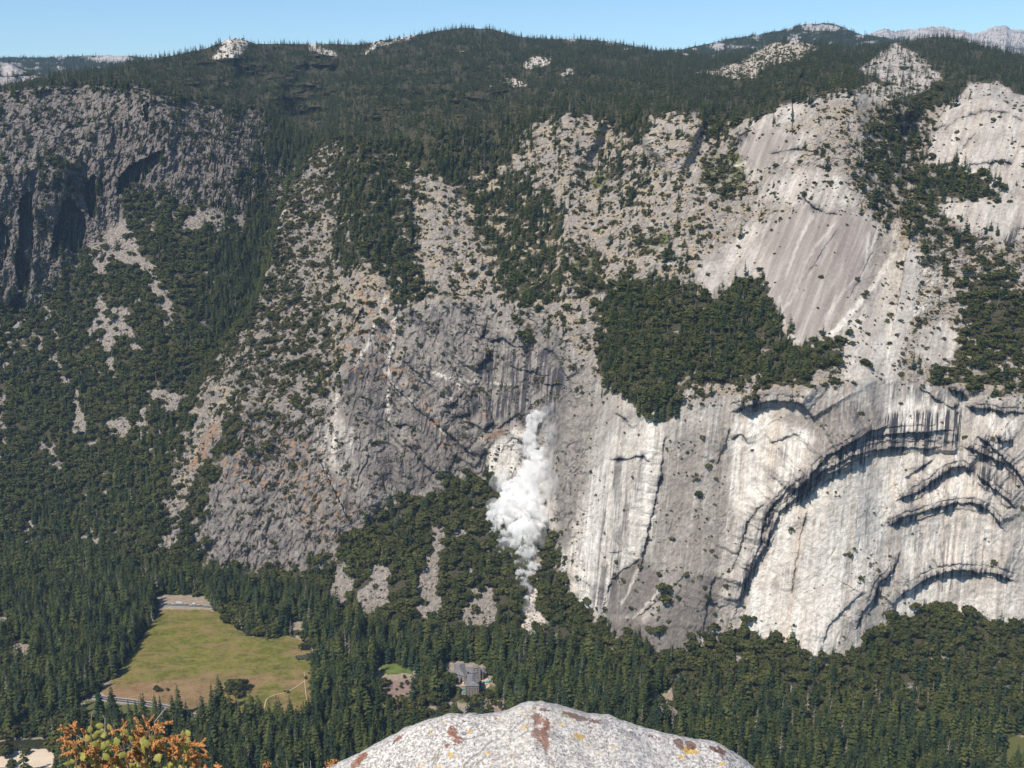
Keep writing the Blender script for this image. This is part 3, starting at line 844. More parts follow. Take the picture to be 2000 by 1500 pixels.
# clearings of the valley floor
MEADOW = [(318, 1190), (405, 1191), (430, 1197), (445, 1212), (460, 1227), (485, 1242), (520, 1248), (560, 1242), (590, 1252), (600, 1264), (636, 1266), (626, 1280), (615, 1292),
          (613, 1340), (617, 1370), (613, 1420), (560, 1413), (480, 1404), (420, 1404), (385, 1398), (330, 1378), (270, 1368), (203, 1365), (200, 1346), (232, 1316), (246, 1292),
          (275, 1250), (298, 1216)]
clear = area([MEADOW, [(296, 1170), (320, 1160), (405, 1165), (420, 1196), (318, 1200)],
              [(160, 1362), (200, 1350), (330, 1378), (400, 1402), (392, 1425), (330, 1412), (250, 1412), (200, 1420), (150, 1420)],
              [(739, 1302), (770, 1296), (806, 1308), (812, 1330), (818, 1366), (790, 1380), (752, 1388), (742, 1352), (724, 1340)],
              [(860, 1300), (884, 1290), (948, 1296), (968, 1330), (972, 1352), (958, 1374), (938, 1374), (900, 1384), (886, 1378), (905, 1358), (864, 1316)],
              [(1268, 1352), (1285, 1358), (1310, 1340), (1316, 1372), (1298, 1385), (1276, 1378)],
              [(1950, 1500), (1955, 1452), (1970, 1436), (2010, 1436), (2060, 1500)],
              [(14, 1264), (40, 1256), (62, 1262), (54, 1290), (20, 1288)],
              [(-60, 1440), (100, 1440), (110, 1510), (-60, 1530)],
              [(100, 1425), (118, 1410), (128, 1440), (105, 1448)],
              [(530, 1196), (558, 1196), (562, 1208), (535, 1208)],
              [(566, 1215), (594, 1215), (600, 1250), (580, 1250)],
              [(-20, 1205), (20, 1205), (25, 1232), (-20, 1234)],
              [(1685, 1470), (1700, 1460), (1712, 1500), (1690, 1500)],
              [(940, 1374), (960, 1368), (985, 1395), (960, 1400)]], 1, 0.0)
for a_ in (C_con, C_oak, C_shr):
    a_ *= 1 - np.clip(clear * 1.4, 0, 1)
zone([(430, 1190), (465, 1180), (560, 1230), (590, 1245), (560, 1238), (520, 1246), (486, 1240), (462, 1226), (447, 1210)], .1, 1.3, 0, 1, 0)
zone([(60, 1385), (150, 1380), (160, 1440), (0, 1440), (0, 1400)], .35, .8, .1, 4)
# trees round the lodge and below it
zone([(846, 1320), (885, 1322), (904, 1330), (904, 1352), (885, 1372), (850, 1370)], .04, .5, 0, 1)
zone([(720, 1380), (820, 1380), (900, 1390), (960, 1405), (700, 1430)], .55, .5, .1, 3)
zone([(818, 1330), (866, 1330), (880, 1380), (820, 1385)], .3, .5, 0, 2)

zone([(835, 1366), (985, 1366), (1000, 1430), (820, 1430)], .012, .30, .1, 3, 0)
zone([(715, 1376), (830, 1376), (830, 1425), (720, 1425)], .02, .40, .1, 3, 0)
zone([(-60, 1286), (80, 1286), (80, 1330), (-60, 1330)], .3, .5, 0, 3, 0)
zone([(-100, 1470), (112, 1470), (108, 1620), (-100, 1620)], .03, .05, 0, 1, 0)
zone([(1262, 1376), (1325, 1376), (1325, 1420), (1262, 1420)], .02, .15, 0, 2, 0)
# scree and rockslides
SCREE = [[(700, 1185), (720, 1112), (750, 1095), (762, 1110), (752, 1185), (730, 1200)], [(800, 1200), (825, 1120), (848, 1030), (866, 1035), (856, 1130), (866, 1220)],
         [(895, 1215), (918, 1152), (955, 1140), (975, 1190), (950, 1232)], [(1005, 1240), (1022, 1170), (1030, 1100), (1050, 1100), (1050, 1170), (1066, 1215), (1045, 1245)],
         [(640, 1150), (665, 1100), (690, 1100), (690, 1160), (660, 1180)], [(880, 1040), (900, 1030), (925, 1045), (900, 1060)], [(1040, 1050), (1050, 1050), (1050, 1130), (1030, 1130)],
         [(160, 500), (175, 445), (212, 402), (250, 440), (282, 480), (288, 505), (305, 525), (330, 570), (342, 615), (325, 640), (305, 580), (285, 540), (255, 512), (218, 522), (205, 548), (186, 530)],
         [(178, 660), (190, 578), (215, 602), (245, 590), (262, 640), (278, 690), (258, 690), (232, 650), (222, 740), (206, 738), (206, 690)],
         [(135, 840), (148, 718), (158, 720), (154, 800), (168, 835), (145, 850)], [(84, 598), (94, 598), (128, 752), (120, 758), (104, 690)], [(52, 645), (62, 645), (106, 712), (98, 714)],
         [(200, 825), (252, 802), (254, 865), (214, 855)], [(264, 800), (286, 800), (282, 855), (268, 855)], [(290, 772), (372, 768), (350, 800), (300, 808)],
         [(322, 1075), (332, 1010), (342, 955), (358, 972), (352, 1010), (338, 1075)], [(82, 872), (98, 862), (128, 910), (100, 922)],
         [(440, 330), (452, 330), (470, 390), (490, 460), (476, 462), (455, 390)], [(395, 420), (430, 410), (440, 430), (360, 455), (340, 440)],
         [(388, 880), (408, 830), (438, 818), (420, 858), (398, 900), (370, 930), (350, 950)], [(-5, 760), (14, 770), (12, 860), (-5, 900)], [(1815, 1275), (1850, 1270), (1858, 1285), (1820, 1290)],
         [(1925, 1300), (1950, 1305), (1946, 1325), (1930, 1318)], [(1975, 1325), (2000, 1310), (2005, 1340)], [(530, 880), (560, 870), (560, 890)]]
scree = area(SCREE, 1, 1.6) * sstep(-.95, -.5, fbm(Xw / 14, (Yg + Zw) / 14, 3, 231))
# stands thin out toward their edges
for a_ in (C_con, C_oak, C_shr):
    b_ = boxblur(boxblur(a_, 9, 0), 9, 1).astype(np.float32)
    keep = np.clip(floor_ + clear + sstep(0, 1, boxblur(plateau, 3, 0)), 0, 1)
    mid_ = np.clip(b_ + .9 * np.clip(b_, 0, 1) * np.clip(1 - b_, 0, 1) * 3.2 * fbm(U / 26, S / 20, 4, 208), 0, 2)
    a_[:] = a_ * keep + mid_ * (1 - keep)
C_con *= np.clip(1.0 + 0.5 * n_big, .5, 1.5)
C_con *= 1 - plateau * (1 - np.clip(1.0 + 1.1 * fbm(PXg / 46, PYg / 11, 4, 219), .12, 1.15))
C_oak *= np.clip(1.05 + 0.75 * n_mid + .3 * n_big, 0.1, 1.6)
C_shr *= np.clip(0.62 + 1.5 * n_mid + 1.5 * fbm(U / 13, S / 7, 3, 209), 0.02, 3.0)
for a_, k in ((C_con, .95), (C_oak, .90), (C_shr, .6)):
    a_ *= 1 - k * np.clip(scree * 1.3, 0, 1)
# random small openings in the valley forest
gap = sstep(.52, .72, fbm(Xw / 42, Yg / 42, 2, 222)) * floor_
C_con *= 1 - .9 * gap
C_oak *= 1 - .9 * gap

# ---------------------------------------------------------------- ground and rock classes
canopy = np.clip(C_con + C_oak, 0, 1)
pale = np.zeros((NR, NC), np.float32)
pale += 0.42 * wall_s * ARCHW + np.interp(PXg, [620, 850, 1050, 1400], [.0, .04, .10, .22]) * MIDS + .40 * slab
pale = np.maximum(pale, knob * .62)


def setp(arr, polys, v, blur=4, warp=1.0):
    m = area(polys, blur, warp)
    arr[:] = arr * (1 - m) + v * m


setp(pale, [[(1430, 835), (1500, 800), (1565, 806), (1592, 830), (1570, 900), (1510, 965), (1440, 1010), (1420, 930)],
            [(1540, 988), (1620, 932), (1720, 892), (1800, 886), (1872, 892), (1765, 960), (1722, 1050), (1690, 1140), (1610, 1292), (1560, 1275), (1450, 1235), (1462, 1130), (1500, 1040)],
            [(1735, 1198), (1770, 1160), (1830, 1132), (1870, 1126), (1822, 1192)], [(1846, 925), (1900, 920), (1932, 960), (1900, 982), (1800, 992), (1790, 980)],
            [(1800, 770), (1850, 800), (1850, 835), (1750, 840), (1740, 790)]], .9, 5)
setp(pale, [[(1862, 1180), (1950, 1142), (2330, 1150), (2330, 1240), (1870, 1204)], [(1772, 1022), (1860, 992), (1920, 1002), (1952, 1062), (1900, 1110), (1800, 1122), (1760, 1080)],
            [(1190, 850), (1290, 812), (1290, 900), (1262, 1080), (1212, 1130), (1172, 1200), (1102, 1190), (1092, 1100), (1152, 950)],
            [(945, 880), (1010, 832), (1055, 850), (1090, 1040), (1040, 1040), (1000, 990), (950, 930)], [(1890, 800), (1990, 810), (1990, 850), (1940, 850)]], .68, 5)
setp(pale, [[(600, 860), (660, 800), (700, 850), (690, 960), (650, 930)]], .4, 6)
setp(pale, [[(1310, 840), (1420, 830), (1420, 1000), (1440, 1080), (1300, 1200), (1262, 1100), (1290, 950)]], .22, 8)
setp(pale, [[(1500, 815), (1640, 790), (1720, 800), (1690, 860), (1590, 900), (1600, 850)]], .1, 5)
setp(pale, [[(1640, 640), (1660, 480), (1760, 420), (1860, 560), (1790, 640), (1760, 745), (1650, 745)]], .5, 8)
setp(pale, [[(1480, 390), (1660, 410), (1760, 480), (1690, 600), (1590, 680), (1520, 640)]], .22, 4)
setp(pale, [[(1430, 315), (1440, 265), (1500, 252), (1570, 262), (1550, 300), (1490, 330)]], .15, 4)
setp(pale, [[(820, 480), (870, 470), (960, 530), (860, 560)]], .25, 8)
setp(pale, [[(1176, 1205), (1200, 1122), (1255, 1092), (1292, 1132), (1290, 1165), (1240, 1200)], [(1255, 1225), (1300, 1180), (1340, 1122), (1400, 1118), (1412, 1140), (1384, 1235), (1320, 1285), (1240, 1260)],
            [(1185, 1210), (1250, 1205), (1260, 1255), (1200, 1240)]], 0, 2)
PALE_LINES = [([(792, 530), (772, 600), (766, 660), (758, 740), (757, 845)], 5, .8), ([(758, 560), (742, 620), (715, 680), (680, 735)], 4, .8), ([(660, 760), (655, 800), (650, 860), (650, 905)], 7, .7),
              ([(612, 880), (640, 930), (665, 985), (692, 1034)], 4, .9), ([(840, 725), (880, 740), (908, 762)], 4, .9), ([(870, 735), (950, 748), (1015, 752)], 2.5, .8), ([(735, 700), (775, 760), (850, 830), (945, 902)], 4, .7),
              ([(775, 690), (830, 745), (905, 800)], 3, .5), ([(1595, 412), (1560, 470), (1528, 560)], 4, .8), ([(1640, 422), (1580, 500), (1545, 590), (1516, 616)], 4, .85), ([(1700, 440), (1690, 520), (1640, 580), (1600, 640)], 4, .8),
              ([(1758, 480), (1712, 550), (1640, 640), (1600, 672)], 7, .9), ([(1720, 430), (1700, 500), (1670, 560)], 5, .8), ([(1520, 570), (1535, 640), (1560, 670)], 4, .9), ([(1500, 440), (1440, 500), (1400, 560)], 4, .5),
              ([(1440, 330), (1432, 322), (1462, 318)], 7, 1.0), ([(940, 845), (946, 870), (952, 930)], 5, .7), ([(690, 560), (640, 640), (640, 700)], 4, .4), ([(530, 480), (505, 580)], 4, .7), ([(1240, 980), (1200, 1090), (1170, 1190)], 7, .9),
              ([(1250, 1100), (1225, 1160), (1205, 1190)], 4, .6), ([(1300, 1140), (1260, 1185), (1230, 1215)], 4, .7), ([(650, 640), (665, 700), (655, 760)], 4, .4), ([(560, 400), (540, 480)], 5, .5)]
for pts, w, v in PALE_LINES:
    p = np.array(pts)
    m = (PXg > p[:, 0].min() - 4 * w) & (PXg < p[:, 0].max() + 4 * w) & (PYg > p[:, 1].min() - 4 * w) & (PYg < p[:, 1].max() + 4 * w)
    d, s, a = pdist(pts, jx[m], jy[m])
    pale[m] = np.maximum(pale[m], v * np.exp(-(d / w)**2) * sstep(0, .1, a) * sstep(1, .85, a))

soil = np.clip(MIDS * (.22 + sstep(-.25, .45, n_mid + .3 * gn(U / 12, S / 12, 230)) * .55), 0, 1)
soil = np.maximum(soil, .25 * wall_s * W * (1 - ARCHW) * sstep(.1, .6, n_mid))
setp(soil, [[(890, 350), (960, 340), (1080, 400), (1110, 520), (1040, 580), (960, 480), (920, 430)]], .8, 6)
soil = np.maximum(soil, area([[(296, 1160), (405, 1160), (425, 1196), (318, 1186)], KNOBS[0][0]], 2) * .5)
soil = np.maximum(soil, gap * .9)
soil = np.maximum(soil, clear * .85)
soil *= 1 - .75 * slab
rust = np.zeros((NR, NC), np.float32)
rz_ = area([[(440, 840), (560, 810), (640, 880), (720, 1060), (640, 1070), (520, 960), (430, 960)], [(640, 690), (700, 540), (790, 560), (760, 760), (700, 740)], [(740, 700), (790, 700), (920, 900), (860, 880)],
            [(640, 900), (700, 960), (700, 1060), (660, 1040)]], 6)
rust += rz_ * sstep(.18, .55, fbm(U / 16, S / 12, 3, 240)) * .9
setp(rust, [[(388, 870), (408, 832), (436, 820), (420, 850), (400, 890), (360, 930)]], .75, 2)
setp(rust, [[(947, 806), (952, 805), (955, 816), (949, 818)]], 1, 0)
setp(rust, [[(-5, 765), (10, 770), (10, 820), (-5, 850)], [(690, 735), (700, 715), (712, 712), (698, 735)], [(945, 850), (990, 828), (980, 850), (950, 870)]], .55, 2)
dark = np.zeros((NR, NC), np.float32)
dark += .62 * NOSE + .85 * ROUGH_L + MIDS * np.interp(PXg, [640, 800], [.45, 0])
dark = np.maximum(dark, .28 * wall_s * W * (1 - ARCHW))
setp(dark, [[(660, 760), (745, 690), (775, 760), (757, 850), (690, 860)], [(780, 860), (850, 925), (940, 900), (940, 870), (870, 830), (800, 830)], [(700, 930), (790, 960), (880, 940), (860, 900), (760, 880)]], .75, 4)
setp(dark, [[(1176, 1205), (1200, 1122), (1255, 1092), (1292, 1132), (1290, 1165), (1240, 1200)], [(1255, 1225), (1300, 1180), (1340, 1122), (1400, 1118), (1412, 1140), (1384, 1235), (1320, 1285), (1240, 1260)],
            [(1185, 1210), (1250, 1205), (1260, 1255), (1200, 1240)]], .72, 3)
setp(dark, [[(1640, 1120), (1690, 1070), (1715, 1100), (1690, 1170), (1650, 1190)], [(1880, 1030), (1930, 1020), (1940, 1060), (1890, 1070)]], .4, 6)
setp(dark, [[(1500, 545), (1545, 450), (1640, 415), (1735, 440), (1690, 540), (1620, 600), (1560, 660), (1520, 620)]], .35, 5)
setp(dark, [[(1815, 262), (1850, 235), (1850, 330), (1820, 320)]], .25, 6)
setp(pale, [SCREE[3]], .75, 2)
dark = np.maximum(dark, scree * np.where(np.abs(PXg - 1035) < 40, .1, .42))
soil = np.maximum(soil, scree * .38)
stain = np.zeros((NR, NC), np.float32)
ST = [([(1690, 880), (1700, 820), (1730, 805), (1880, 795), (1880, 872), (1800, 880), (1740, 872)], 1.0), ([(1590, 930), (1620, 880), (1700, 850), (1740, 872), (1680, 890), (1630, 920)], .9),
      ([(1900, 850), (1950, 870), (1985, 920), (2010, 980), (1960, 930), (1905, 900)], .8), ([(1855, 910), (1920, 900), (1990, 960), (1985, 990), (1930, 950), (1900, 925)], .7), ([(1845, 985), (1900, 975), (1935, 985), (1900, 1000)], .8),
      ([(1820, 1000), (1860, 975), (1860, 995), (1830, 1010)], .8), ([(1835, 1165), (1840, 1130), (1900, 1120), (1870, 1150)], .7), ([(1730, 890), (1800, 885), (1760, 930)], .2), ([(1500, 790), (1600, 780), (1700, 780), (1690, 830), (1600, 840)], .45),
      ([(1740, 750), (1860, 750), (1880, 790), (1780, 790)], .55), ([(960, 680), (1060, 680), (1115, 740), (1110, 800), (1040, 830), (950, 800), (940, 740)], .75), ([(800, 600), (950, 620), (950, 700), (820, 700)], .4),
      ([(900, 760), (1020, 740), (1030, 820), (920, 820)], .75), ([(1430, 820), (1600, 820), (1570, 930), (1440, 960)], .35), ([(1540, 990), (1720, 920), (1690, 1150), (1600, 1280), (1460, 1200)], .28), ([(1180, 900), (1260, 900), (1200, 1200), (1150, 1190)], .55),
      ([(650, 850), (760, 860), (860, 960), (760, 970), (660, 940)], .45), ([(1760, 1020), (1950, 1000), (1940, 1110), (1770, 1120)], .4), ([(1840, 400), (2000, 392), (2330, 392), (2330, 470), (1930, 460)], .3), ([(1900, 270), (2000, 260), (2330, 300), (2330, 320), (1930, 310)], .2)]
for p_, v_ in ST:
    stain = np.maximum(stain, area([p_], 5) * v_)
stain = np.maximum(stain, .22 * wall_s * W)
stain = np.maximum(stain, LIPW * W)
# runs hang down from the lips of the ledges
grass = np.clip(1.1 * area([[(1385, 280), (1440, 290), (1462, 330), (1440, 380), (1380, 400), (1362, 350)], [(1235, 455), (1310, 455), (1305, 490), (1245, 495)], [(1150, 310), (1205, 335), (1195, 395), (1150, 370)],
                            [(1105, 490), (1165, 505), (1165, 570), (1120, 555)], [(560, 350), (600, 345), (585, 385), (560, 385)], [(830, 560), (900, 560), (880, 590)]], 5) * (.6 + .6 * n_mid), 0, .8)
grass = np.maximum(grass, area([[(1950, 1510), (1956, 1454), (1970, 1438), (2010, 1438), (2060, 1510)], [(742, 1300), (770, 1297), (806, 1309), (806, 1316), (760, 1315)], [(945, 1340), (968, 1338), (970, 1352), (948, 1358)],
                                [(900, 1358), (940, 1362), (938, 1374), (892, 1372)], [(160, 1366), (330, 1382), (392, 1408), (380, 1424), (330, 1412), (250, 1412), (170, 1420)], [(100, 1425), (118, 1412), (126, 1438), (105, 1446)]], 1))
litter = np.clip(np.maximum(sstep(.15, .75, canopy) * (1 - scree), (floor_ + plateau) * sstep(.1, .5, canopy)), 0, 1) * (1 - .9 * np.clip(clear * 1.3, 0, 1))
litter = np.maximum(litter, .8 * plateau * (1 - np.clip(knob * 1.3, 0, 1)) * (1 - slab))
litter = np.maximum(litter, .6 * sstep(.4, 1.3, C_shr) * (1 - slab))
brown = area([[(1485, 545), (1502, 442), (1560, 402), (1700, 425), (1690, 540), (1600, 660), (1530, 665)], [(1432, 315), (1444, 268), (1500, 255), (1550, 270), (1490, 325)]], 5) * .8
purple = area([[(746, 1330), (812, 1326), (818, 1366), (790, 1378), (754, 1386)], [(960, 1380), (980, 1385), (985, 1396), (962, 1398)]], 2, 0)


# ---------------------------------------------------------------- materials of the land
def land_material():
    t = NT('weathered_granite')
    A = t.n('ShaderNodeAttribute', attribute_name='mask_a')
    B = t.n('ShaderNodeAttribute', attribute_name='mask_b')
    C = t.n('ShaderNodeAttribute', attribute_name='mask_c')
    fl = t.n('ShaderNodeAttribute', attribute_name='flow').outputs['Vector']
    sa, sb, sc = [t.n('ShaderNodeSeparateColor', i_0=x.outputs['Color']) for x in (A, B, C)]
    P, S_, Ru = sa.outputs[0], sa.outputs[1], sa.outputs[2]
    Dk, Stn, Gr = sb.outputs[0], sb.outputs[1], sb.outputs[2]
    Li, Br, Pu = sc.outputs[0], sc.outputs[1], sc.outputs[2]
    patch = t.noise(t.scalevec(fl, (.03, .016, 1)), 1.0, 6, .62)
    mott = t.noise(t.scalevec(fl, (.16, .12, 1)), 1.0, 5, .65)
    grain = t.noise(t.scalevec(fl, (.6, .5, 1)), 1.0, 3, .7)
    strk = t.noise(t.scalevec(fl, (.20, .0045, 1)), 1.0, 4, .6)
    strk2 = t.noise(t.scalevec(fl, (.075, .006, 1)), 1.0, 5, .6, .3)
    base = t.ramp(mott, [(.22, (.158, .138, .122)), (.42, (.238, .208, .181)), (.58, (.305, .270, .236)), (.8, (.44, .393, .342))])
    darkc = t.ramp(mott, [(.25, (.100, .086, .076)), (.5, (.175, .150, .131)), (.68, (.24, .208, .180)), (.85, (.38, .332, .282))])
    palec = t.ramp(mott, [(.2, (.34, .310, .275)), (.4, (.55, .502, .443)), (.55, (.70, .65, .58)), (.8, (.80, .75, .675))])

    def key(mask, nz, lo, hi, soft=.18):
        v = t.math('ADD', mask, t.math('MULTIPLY', t.math('SUBTRACT', nz, .5), hi - lo))
        return t.maprange(v, .5 - soft, .5 + soft)
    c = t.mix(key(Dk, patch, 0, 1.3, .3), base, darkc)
    c = t.mix(key(P, t.math('ADD', t.math('MULTIPLY', patch, .5), t.math('MULTIPLY', strk2, .5)), 0, 1.9, .32), c, palec)
    wallm = A.outputs['Alpha']
    run_a = t.noise(t.scalevec(fl, (.16, .0040, 1)), 1.0, 4, .62, .2)
    run_b = t.noise(t.scalevec(fl, (.045, .0034, 1)), 1.0, 5, .62, .5)
    run_c = t.noise(t.scalevec(fl, (.34, .010, 1)), 1.0, 3, .6)
    runs = t.math('ADD', t.math('ADD', t.math('MULTIPLY', run_a, .4), t.math('MULTIPLY', run_b, .4)), t.math('MULTIPLY', run_c, .2))
    # warm iron-tinted runs, grey lichen runs and clean washed runs
    c = t.mix(t.math('MULTIPLY', t.maprange(run_b, .50, .66), t.math('MULTIPLY', P, .7)), c, (.62, .49, .375))
    c = t.mix(t.math('MULTIPLY', t.math('MULTIPLY', t.maprange(runs, .50, .60), t.maprange(patch, .36, .60)), t.math('MULTIPLY', wallm, .75)), c, (.235, .215, .205))
    c = t.mix(t.math('MULTIPLY', t.math('MULTIPLY', t.maprange(runs, .47, .41), t.maprange(patch, .62, .45)), t.math('MULTIPLY', wallm, t.maprange(P, 0, .8, .14, .8))), c, (.84, .80, .74))
    blot = t.noise(t.scalevec(fl, (.075, .055, 1)), 1.0, 6, .68, .6)
    c = t.mix(t.math('MULTIPLY', t.maprange(blot, .52, .62), .55), c, t.mix(.5, c, (.16, .15, .155)))
    c = t.mix(t.math('MULTIPLY', Br, .8), c, t.ramp(strk2, [(.3, (.205, .170, .155)), (.5, (.29, .247, .225)), (.72, (.46, .41, .365))]))
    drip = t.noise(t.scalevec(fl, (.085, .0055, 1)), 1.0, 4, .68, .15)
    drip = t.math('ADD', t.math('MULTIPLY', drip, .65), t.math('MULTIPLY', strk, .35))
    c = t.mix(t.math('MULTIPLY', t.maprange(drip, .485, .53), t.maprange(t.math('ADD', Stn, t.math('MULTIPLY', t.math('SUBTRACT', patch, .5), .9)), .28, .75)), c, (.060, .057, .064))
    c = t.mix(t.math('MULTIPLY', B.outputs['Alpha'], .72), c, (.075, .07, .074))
    soilc = t.ramp(mott, [(.3, (.24, .195, .140)), (.5, (.32, .265, .195)), (.75, (.41, .35, .270))])
    c = t.mix(key(S_, mott, 0, 1.2, .2), c, soilc)
    c = t.mix(key(Ru, mott, 0, 1.0, .2), c, t.ramp(grain, [(.3, (.235, .135, .08)), (.7, (.34, .225, .145))]))
    c = t.mix(key(Gr, mott, 0, 1.0, .25), c, t.ramp(grain, [(.3, (.075, .085, .03)), (.7, (.15, .15, .055))]))
    c = t.mix(t.math('MULTIPLY', Pu, .85), c, t.ramp(mott, [(.3, (.20, .125, .115)), (.7, (.31, .215, .185))]))
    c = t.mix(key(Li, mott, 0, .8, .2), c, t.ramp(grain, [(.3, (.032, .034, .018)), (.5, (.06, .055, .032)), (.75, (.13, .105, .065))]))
    c = t.mix(1.0, c, t.ramp(grain, [(.25, .80), (.5, 1.0), (.75, 1.13)]), 'MULTIPLY')
    hb = t.math('ADD', t.math('MULTIPLY', mott, .6), t.math('MULTIPLY', grain, .35))
    t.bsdf(c, .92, .12, hb, 2.2, .7)
    return t.m


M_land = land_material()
V = np.stack([Xw, Yg2, Zw], -1).reshape(-1, 3)
# far side of the skyline and the near foot of the cliff below the viewer
back = []
for ky, dz in ((1.02, -14), (1.10, -120), (1.35, -420)):
    back.append(np.stack([Xw[-1] * ky, Yg2[-1] * ky, Zw[-1] + dz], -1))
near = []
for yy, zz in ((700.0, 0.0), (420.0, 30.0), (200.0, 420.0), (60.0, 900.0)):
    near.append(np.stack([Xw[0] / Yg2[0] * np.maximum(yy, 420), np.full(NC, yy), np.full(NC, zz)], -1))
near = near[::-1]
Vall = np.concatenate([np.concatenate(near), V, np.concatenate(back)]).astype(np.float32)
NRt = NR + len(near) + len(back)
idx = np.arange(NRt * NC).reshape(NRt, NC)
faces = np.stack([idx[:-1, :-1], idx[:-1, 1:], idx[1:, 1:], idx[1:, :-1]], -1).reshape(-1, 4)
terr_me = mesh_np('terrain', Vall, faces)


def put(name, a, b, c, d=None):
    arr = np.zeros((NRt, NC, 4), np.float32)
    arr[..., 3] = 0
    if d is not None:
        arr[len(near):len(near) + NR, :, 3] = np.clip(d, 0, 1)
    for k, x in enumerate((a, b, c)):
        arr[len(near):len(near) + NR, :, k] = np.clip(x, 0, 1)
        arr[:len(near), :, k] = x[:1]
        arr[len(near) + NR:, :, k] = x[-1:]
    at_ = terr_me.attributes.new(name, 'FLOAT_COLOR', 'POINT')
    at_.data.foreach_set('color', arr.ravel())


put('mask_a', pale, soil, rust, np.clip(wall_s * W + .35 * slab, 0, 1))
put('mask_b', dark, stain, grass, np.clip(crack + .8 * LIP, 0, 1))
put('mask_c', litter, brown, purple)
SH2 = np.where((PYg < PYm[3][None] - 6) & (PXg > 1150), .45, SH)
fl = np.zeros((NRt, NC, 3), np.float32)
fl[len(near):len(near) + NR, :, 0] = U - SH2 * S
fl[len(near):len(near) + NR, :, 1] = S
fl[len(near) + NR:, :, 0] = Uf[-1]
fl[len(near) + NR:, :, 1] = S[-1] + 50
at_ = terr_me.attributes.new('flow', 'FLOAT_VECTOR', 'POINT')
at_.data.foreach_set('vector', fl.ravel())
terrain = link('terrain', terr_me, None, (M_land,))
tag(terrain, 'granite valley side of cliffs, domes, slabs and wooded slopes above a flat valley floor', 'terrain', None, 'structure')
# ---------------------------------------------------------------- foliage materials
def leaf_mat(name, dark_, mid, light):
    t = NT(name)
    oi = t.n('ShaderNodeObjectInfo')
    tc = t.n('ShaderNodeTexCoord')
    geo = t.n('ShaderNodeNewGeometry')
    ri = geo.outputs['Random Per Island']
    f = t.math('ADD', t.math('MULTIPLY', oi.outputs['Random'], .62), t.math('MULTIPLY', ri, .38))
    c = t.ramp(f, [(.1, dark_), (.5, mid), (.9, light)])
    b = t.bsdf(c, .75, .15)
    tr = t.n('ShaderNodeBsdfTranslucent')
    t.set(tr.inputs['Color'], c)
    mx = t.n('ShaderNodeMixShader')
    mx.inputs[0].default_value = .18
    t.t.links.new(b.outputs[0], mx.inputs[1])
    t.t.links.new(tr.outputs[0], mx.inputs[2])
    t.t.links.new(mx.outputs[0], t.out.inputs['Surface'])
    return t.m


M_con = leaf_mat('conifer_needles', (.026, .043, .014), (.047, .066, .021), (.088, .100, .032))
M_con_b = leaf_mat('yellow_green_needles', (.046, .060, .016), (.074, .090, .024), (.118, .126, .040))
M_con_c = leaf_mat('blue_green_needles', (.018, .036, .018), (.030, .052, .026), (.050, .076, .036))
M_oak = leaf_mat('oak_leaves', (.046, .054, .017), (.074, .080, .025), (.112, .110, .034))
M_shr = leaf_mat('chaparral_leaves', (.060, .062, .024), (.105, .098, .042), (.17, .145, .072))
M_bark = simple('conifer_bark', (.16, .10, .065), .3, 2.0, .9)
M_dead = simple('dead_wood', (.24, .205, .18), .25, 1.0, .9)
M_willow = leaf_mat('grey_willow_leaves', (.07, .085, .06), (.095, .11, .08), (.12, .13, .09))
M_scree = simple('fallen_granite', (.26, .235, .22), .45, .35, .9)


def conifer_mesh(name, rs, whorls=13, blades=8, R0=.135, bare=.10, mats=True, sparse=0.0):
    """unit-height conifer: whorls of drooping bough fans round a tapered trunk"""
    r = np.random.default_rng(rs)
    vs, fs, mi = [], [], []

    def quad(a, b, c, d, m):
        k = len(vs)
        vs.extend((a, b, c, d))
        fs.append((k, k + 1, k + 2, k + 3))
        mi.append(m)
    n = 5
    if mats:
        for (z0, r0), (z1, r1) in zip(((0, .013), (.5, .008)), ((.5, .008), (.96, .002))):
            for k in range(n):
                a0, a1 = 2 * np.pi * k / n, 2 * np.pi * (k + 1) / n
                quad((r0 * np.cos(a0), r0 * np.sin(a0), z0), (r0 * np.cos(a1), r0 * np.sin(a1), z0), (r1 * np.cos(a1), r1 * np.sin(a1), z1), (r1 * np.cos(a0), r1 * np.sin(a0), z1), 1)
    lean = r.normal(0, .15)
    for w in range(whorls):
        t = w / (whorls - 1)
        z = bare + (1 - bare) * (t**.92) * .97
        env = R0 * (1 - t)**.78 * (.55 + .45 * min(1, (t + .12) * 5)) + .006
        off = r.uniform(0, 6.28)
        nb = blades if t < .7 else max(4, blades - 2)
        for b in range(nb):
            if r.random() < sparse:
                continue
            a = off + 2 * np.pi * b / nb + r.normal(0, .18)
            L = env * r.uniform(.68, 1.22)
            wd = L * r.uniform(.42, .62)
            dz = -.38 * L * r.uniform(.5, 1.5) + .012
            th = .030 * (1 - .6 * t) * r.uniform(.7, 1.3)
            ca, sa = np.cos(a), np.sin(a)
            zb = z + r.uniform(-.55, .55) * (1 - bare) / whorls
            p0 = (0, 0, zb + .02)
            pm1 = (.62 * L * ca - wd * sa * .8, .62 * L * sa + wd * ca * .8, zb + dz * .45 - th)
            pm2 = (.62 * L * ca + wd * sa * .8, .62 * L * sa - wd * ca * .8, zb + dz * .45 - th)
            pt = (L * ca, L * sa, zb + dz)
            quad(p0, pm1, pt, pm2, 0)
    me = mesh_np(name, vs, np.array(fs), False, mi)
    return me


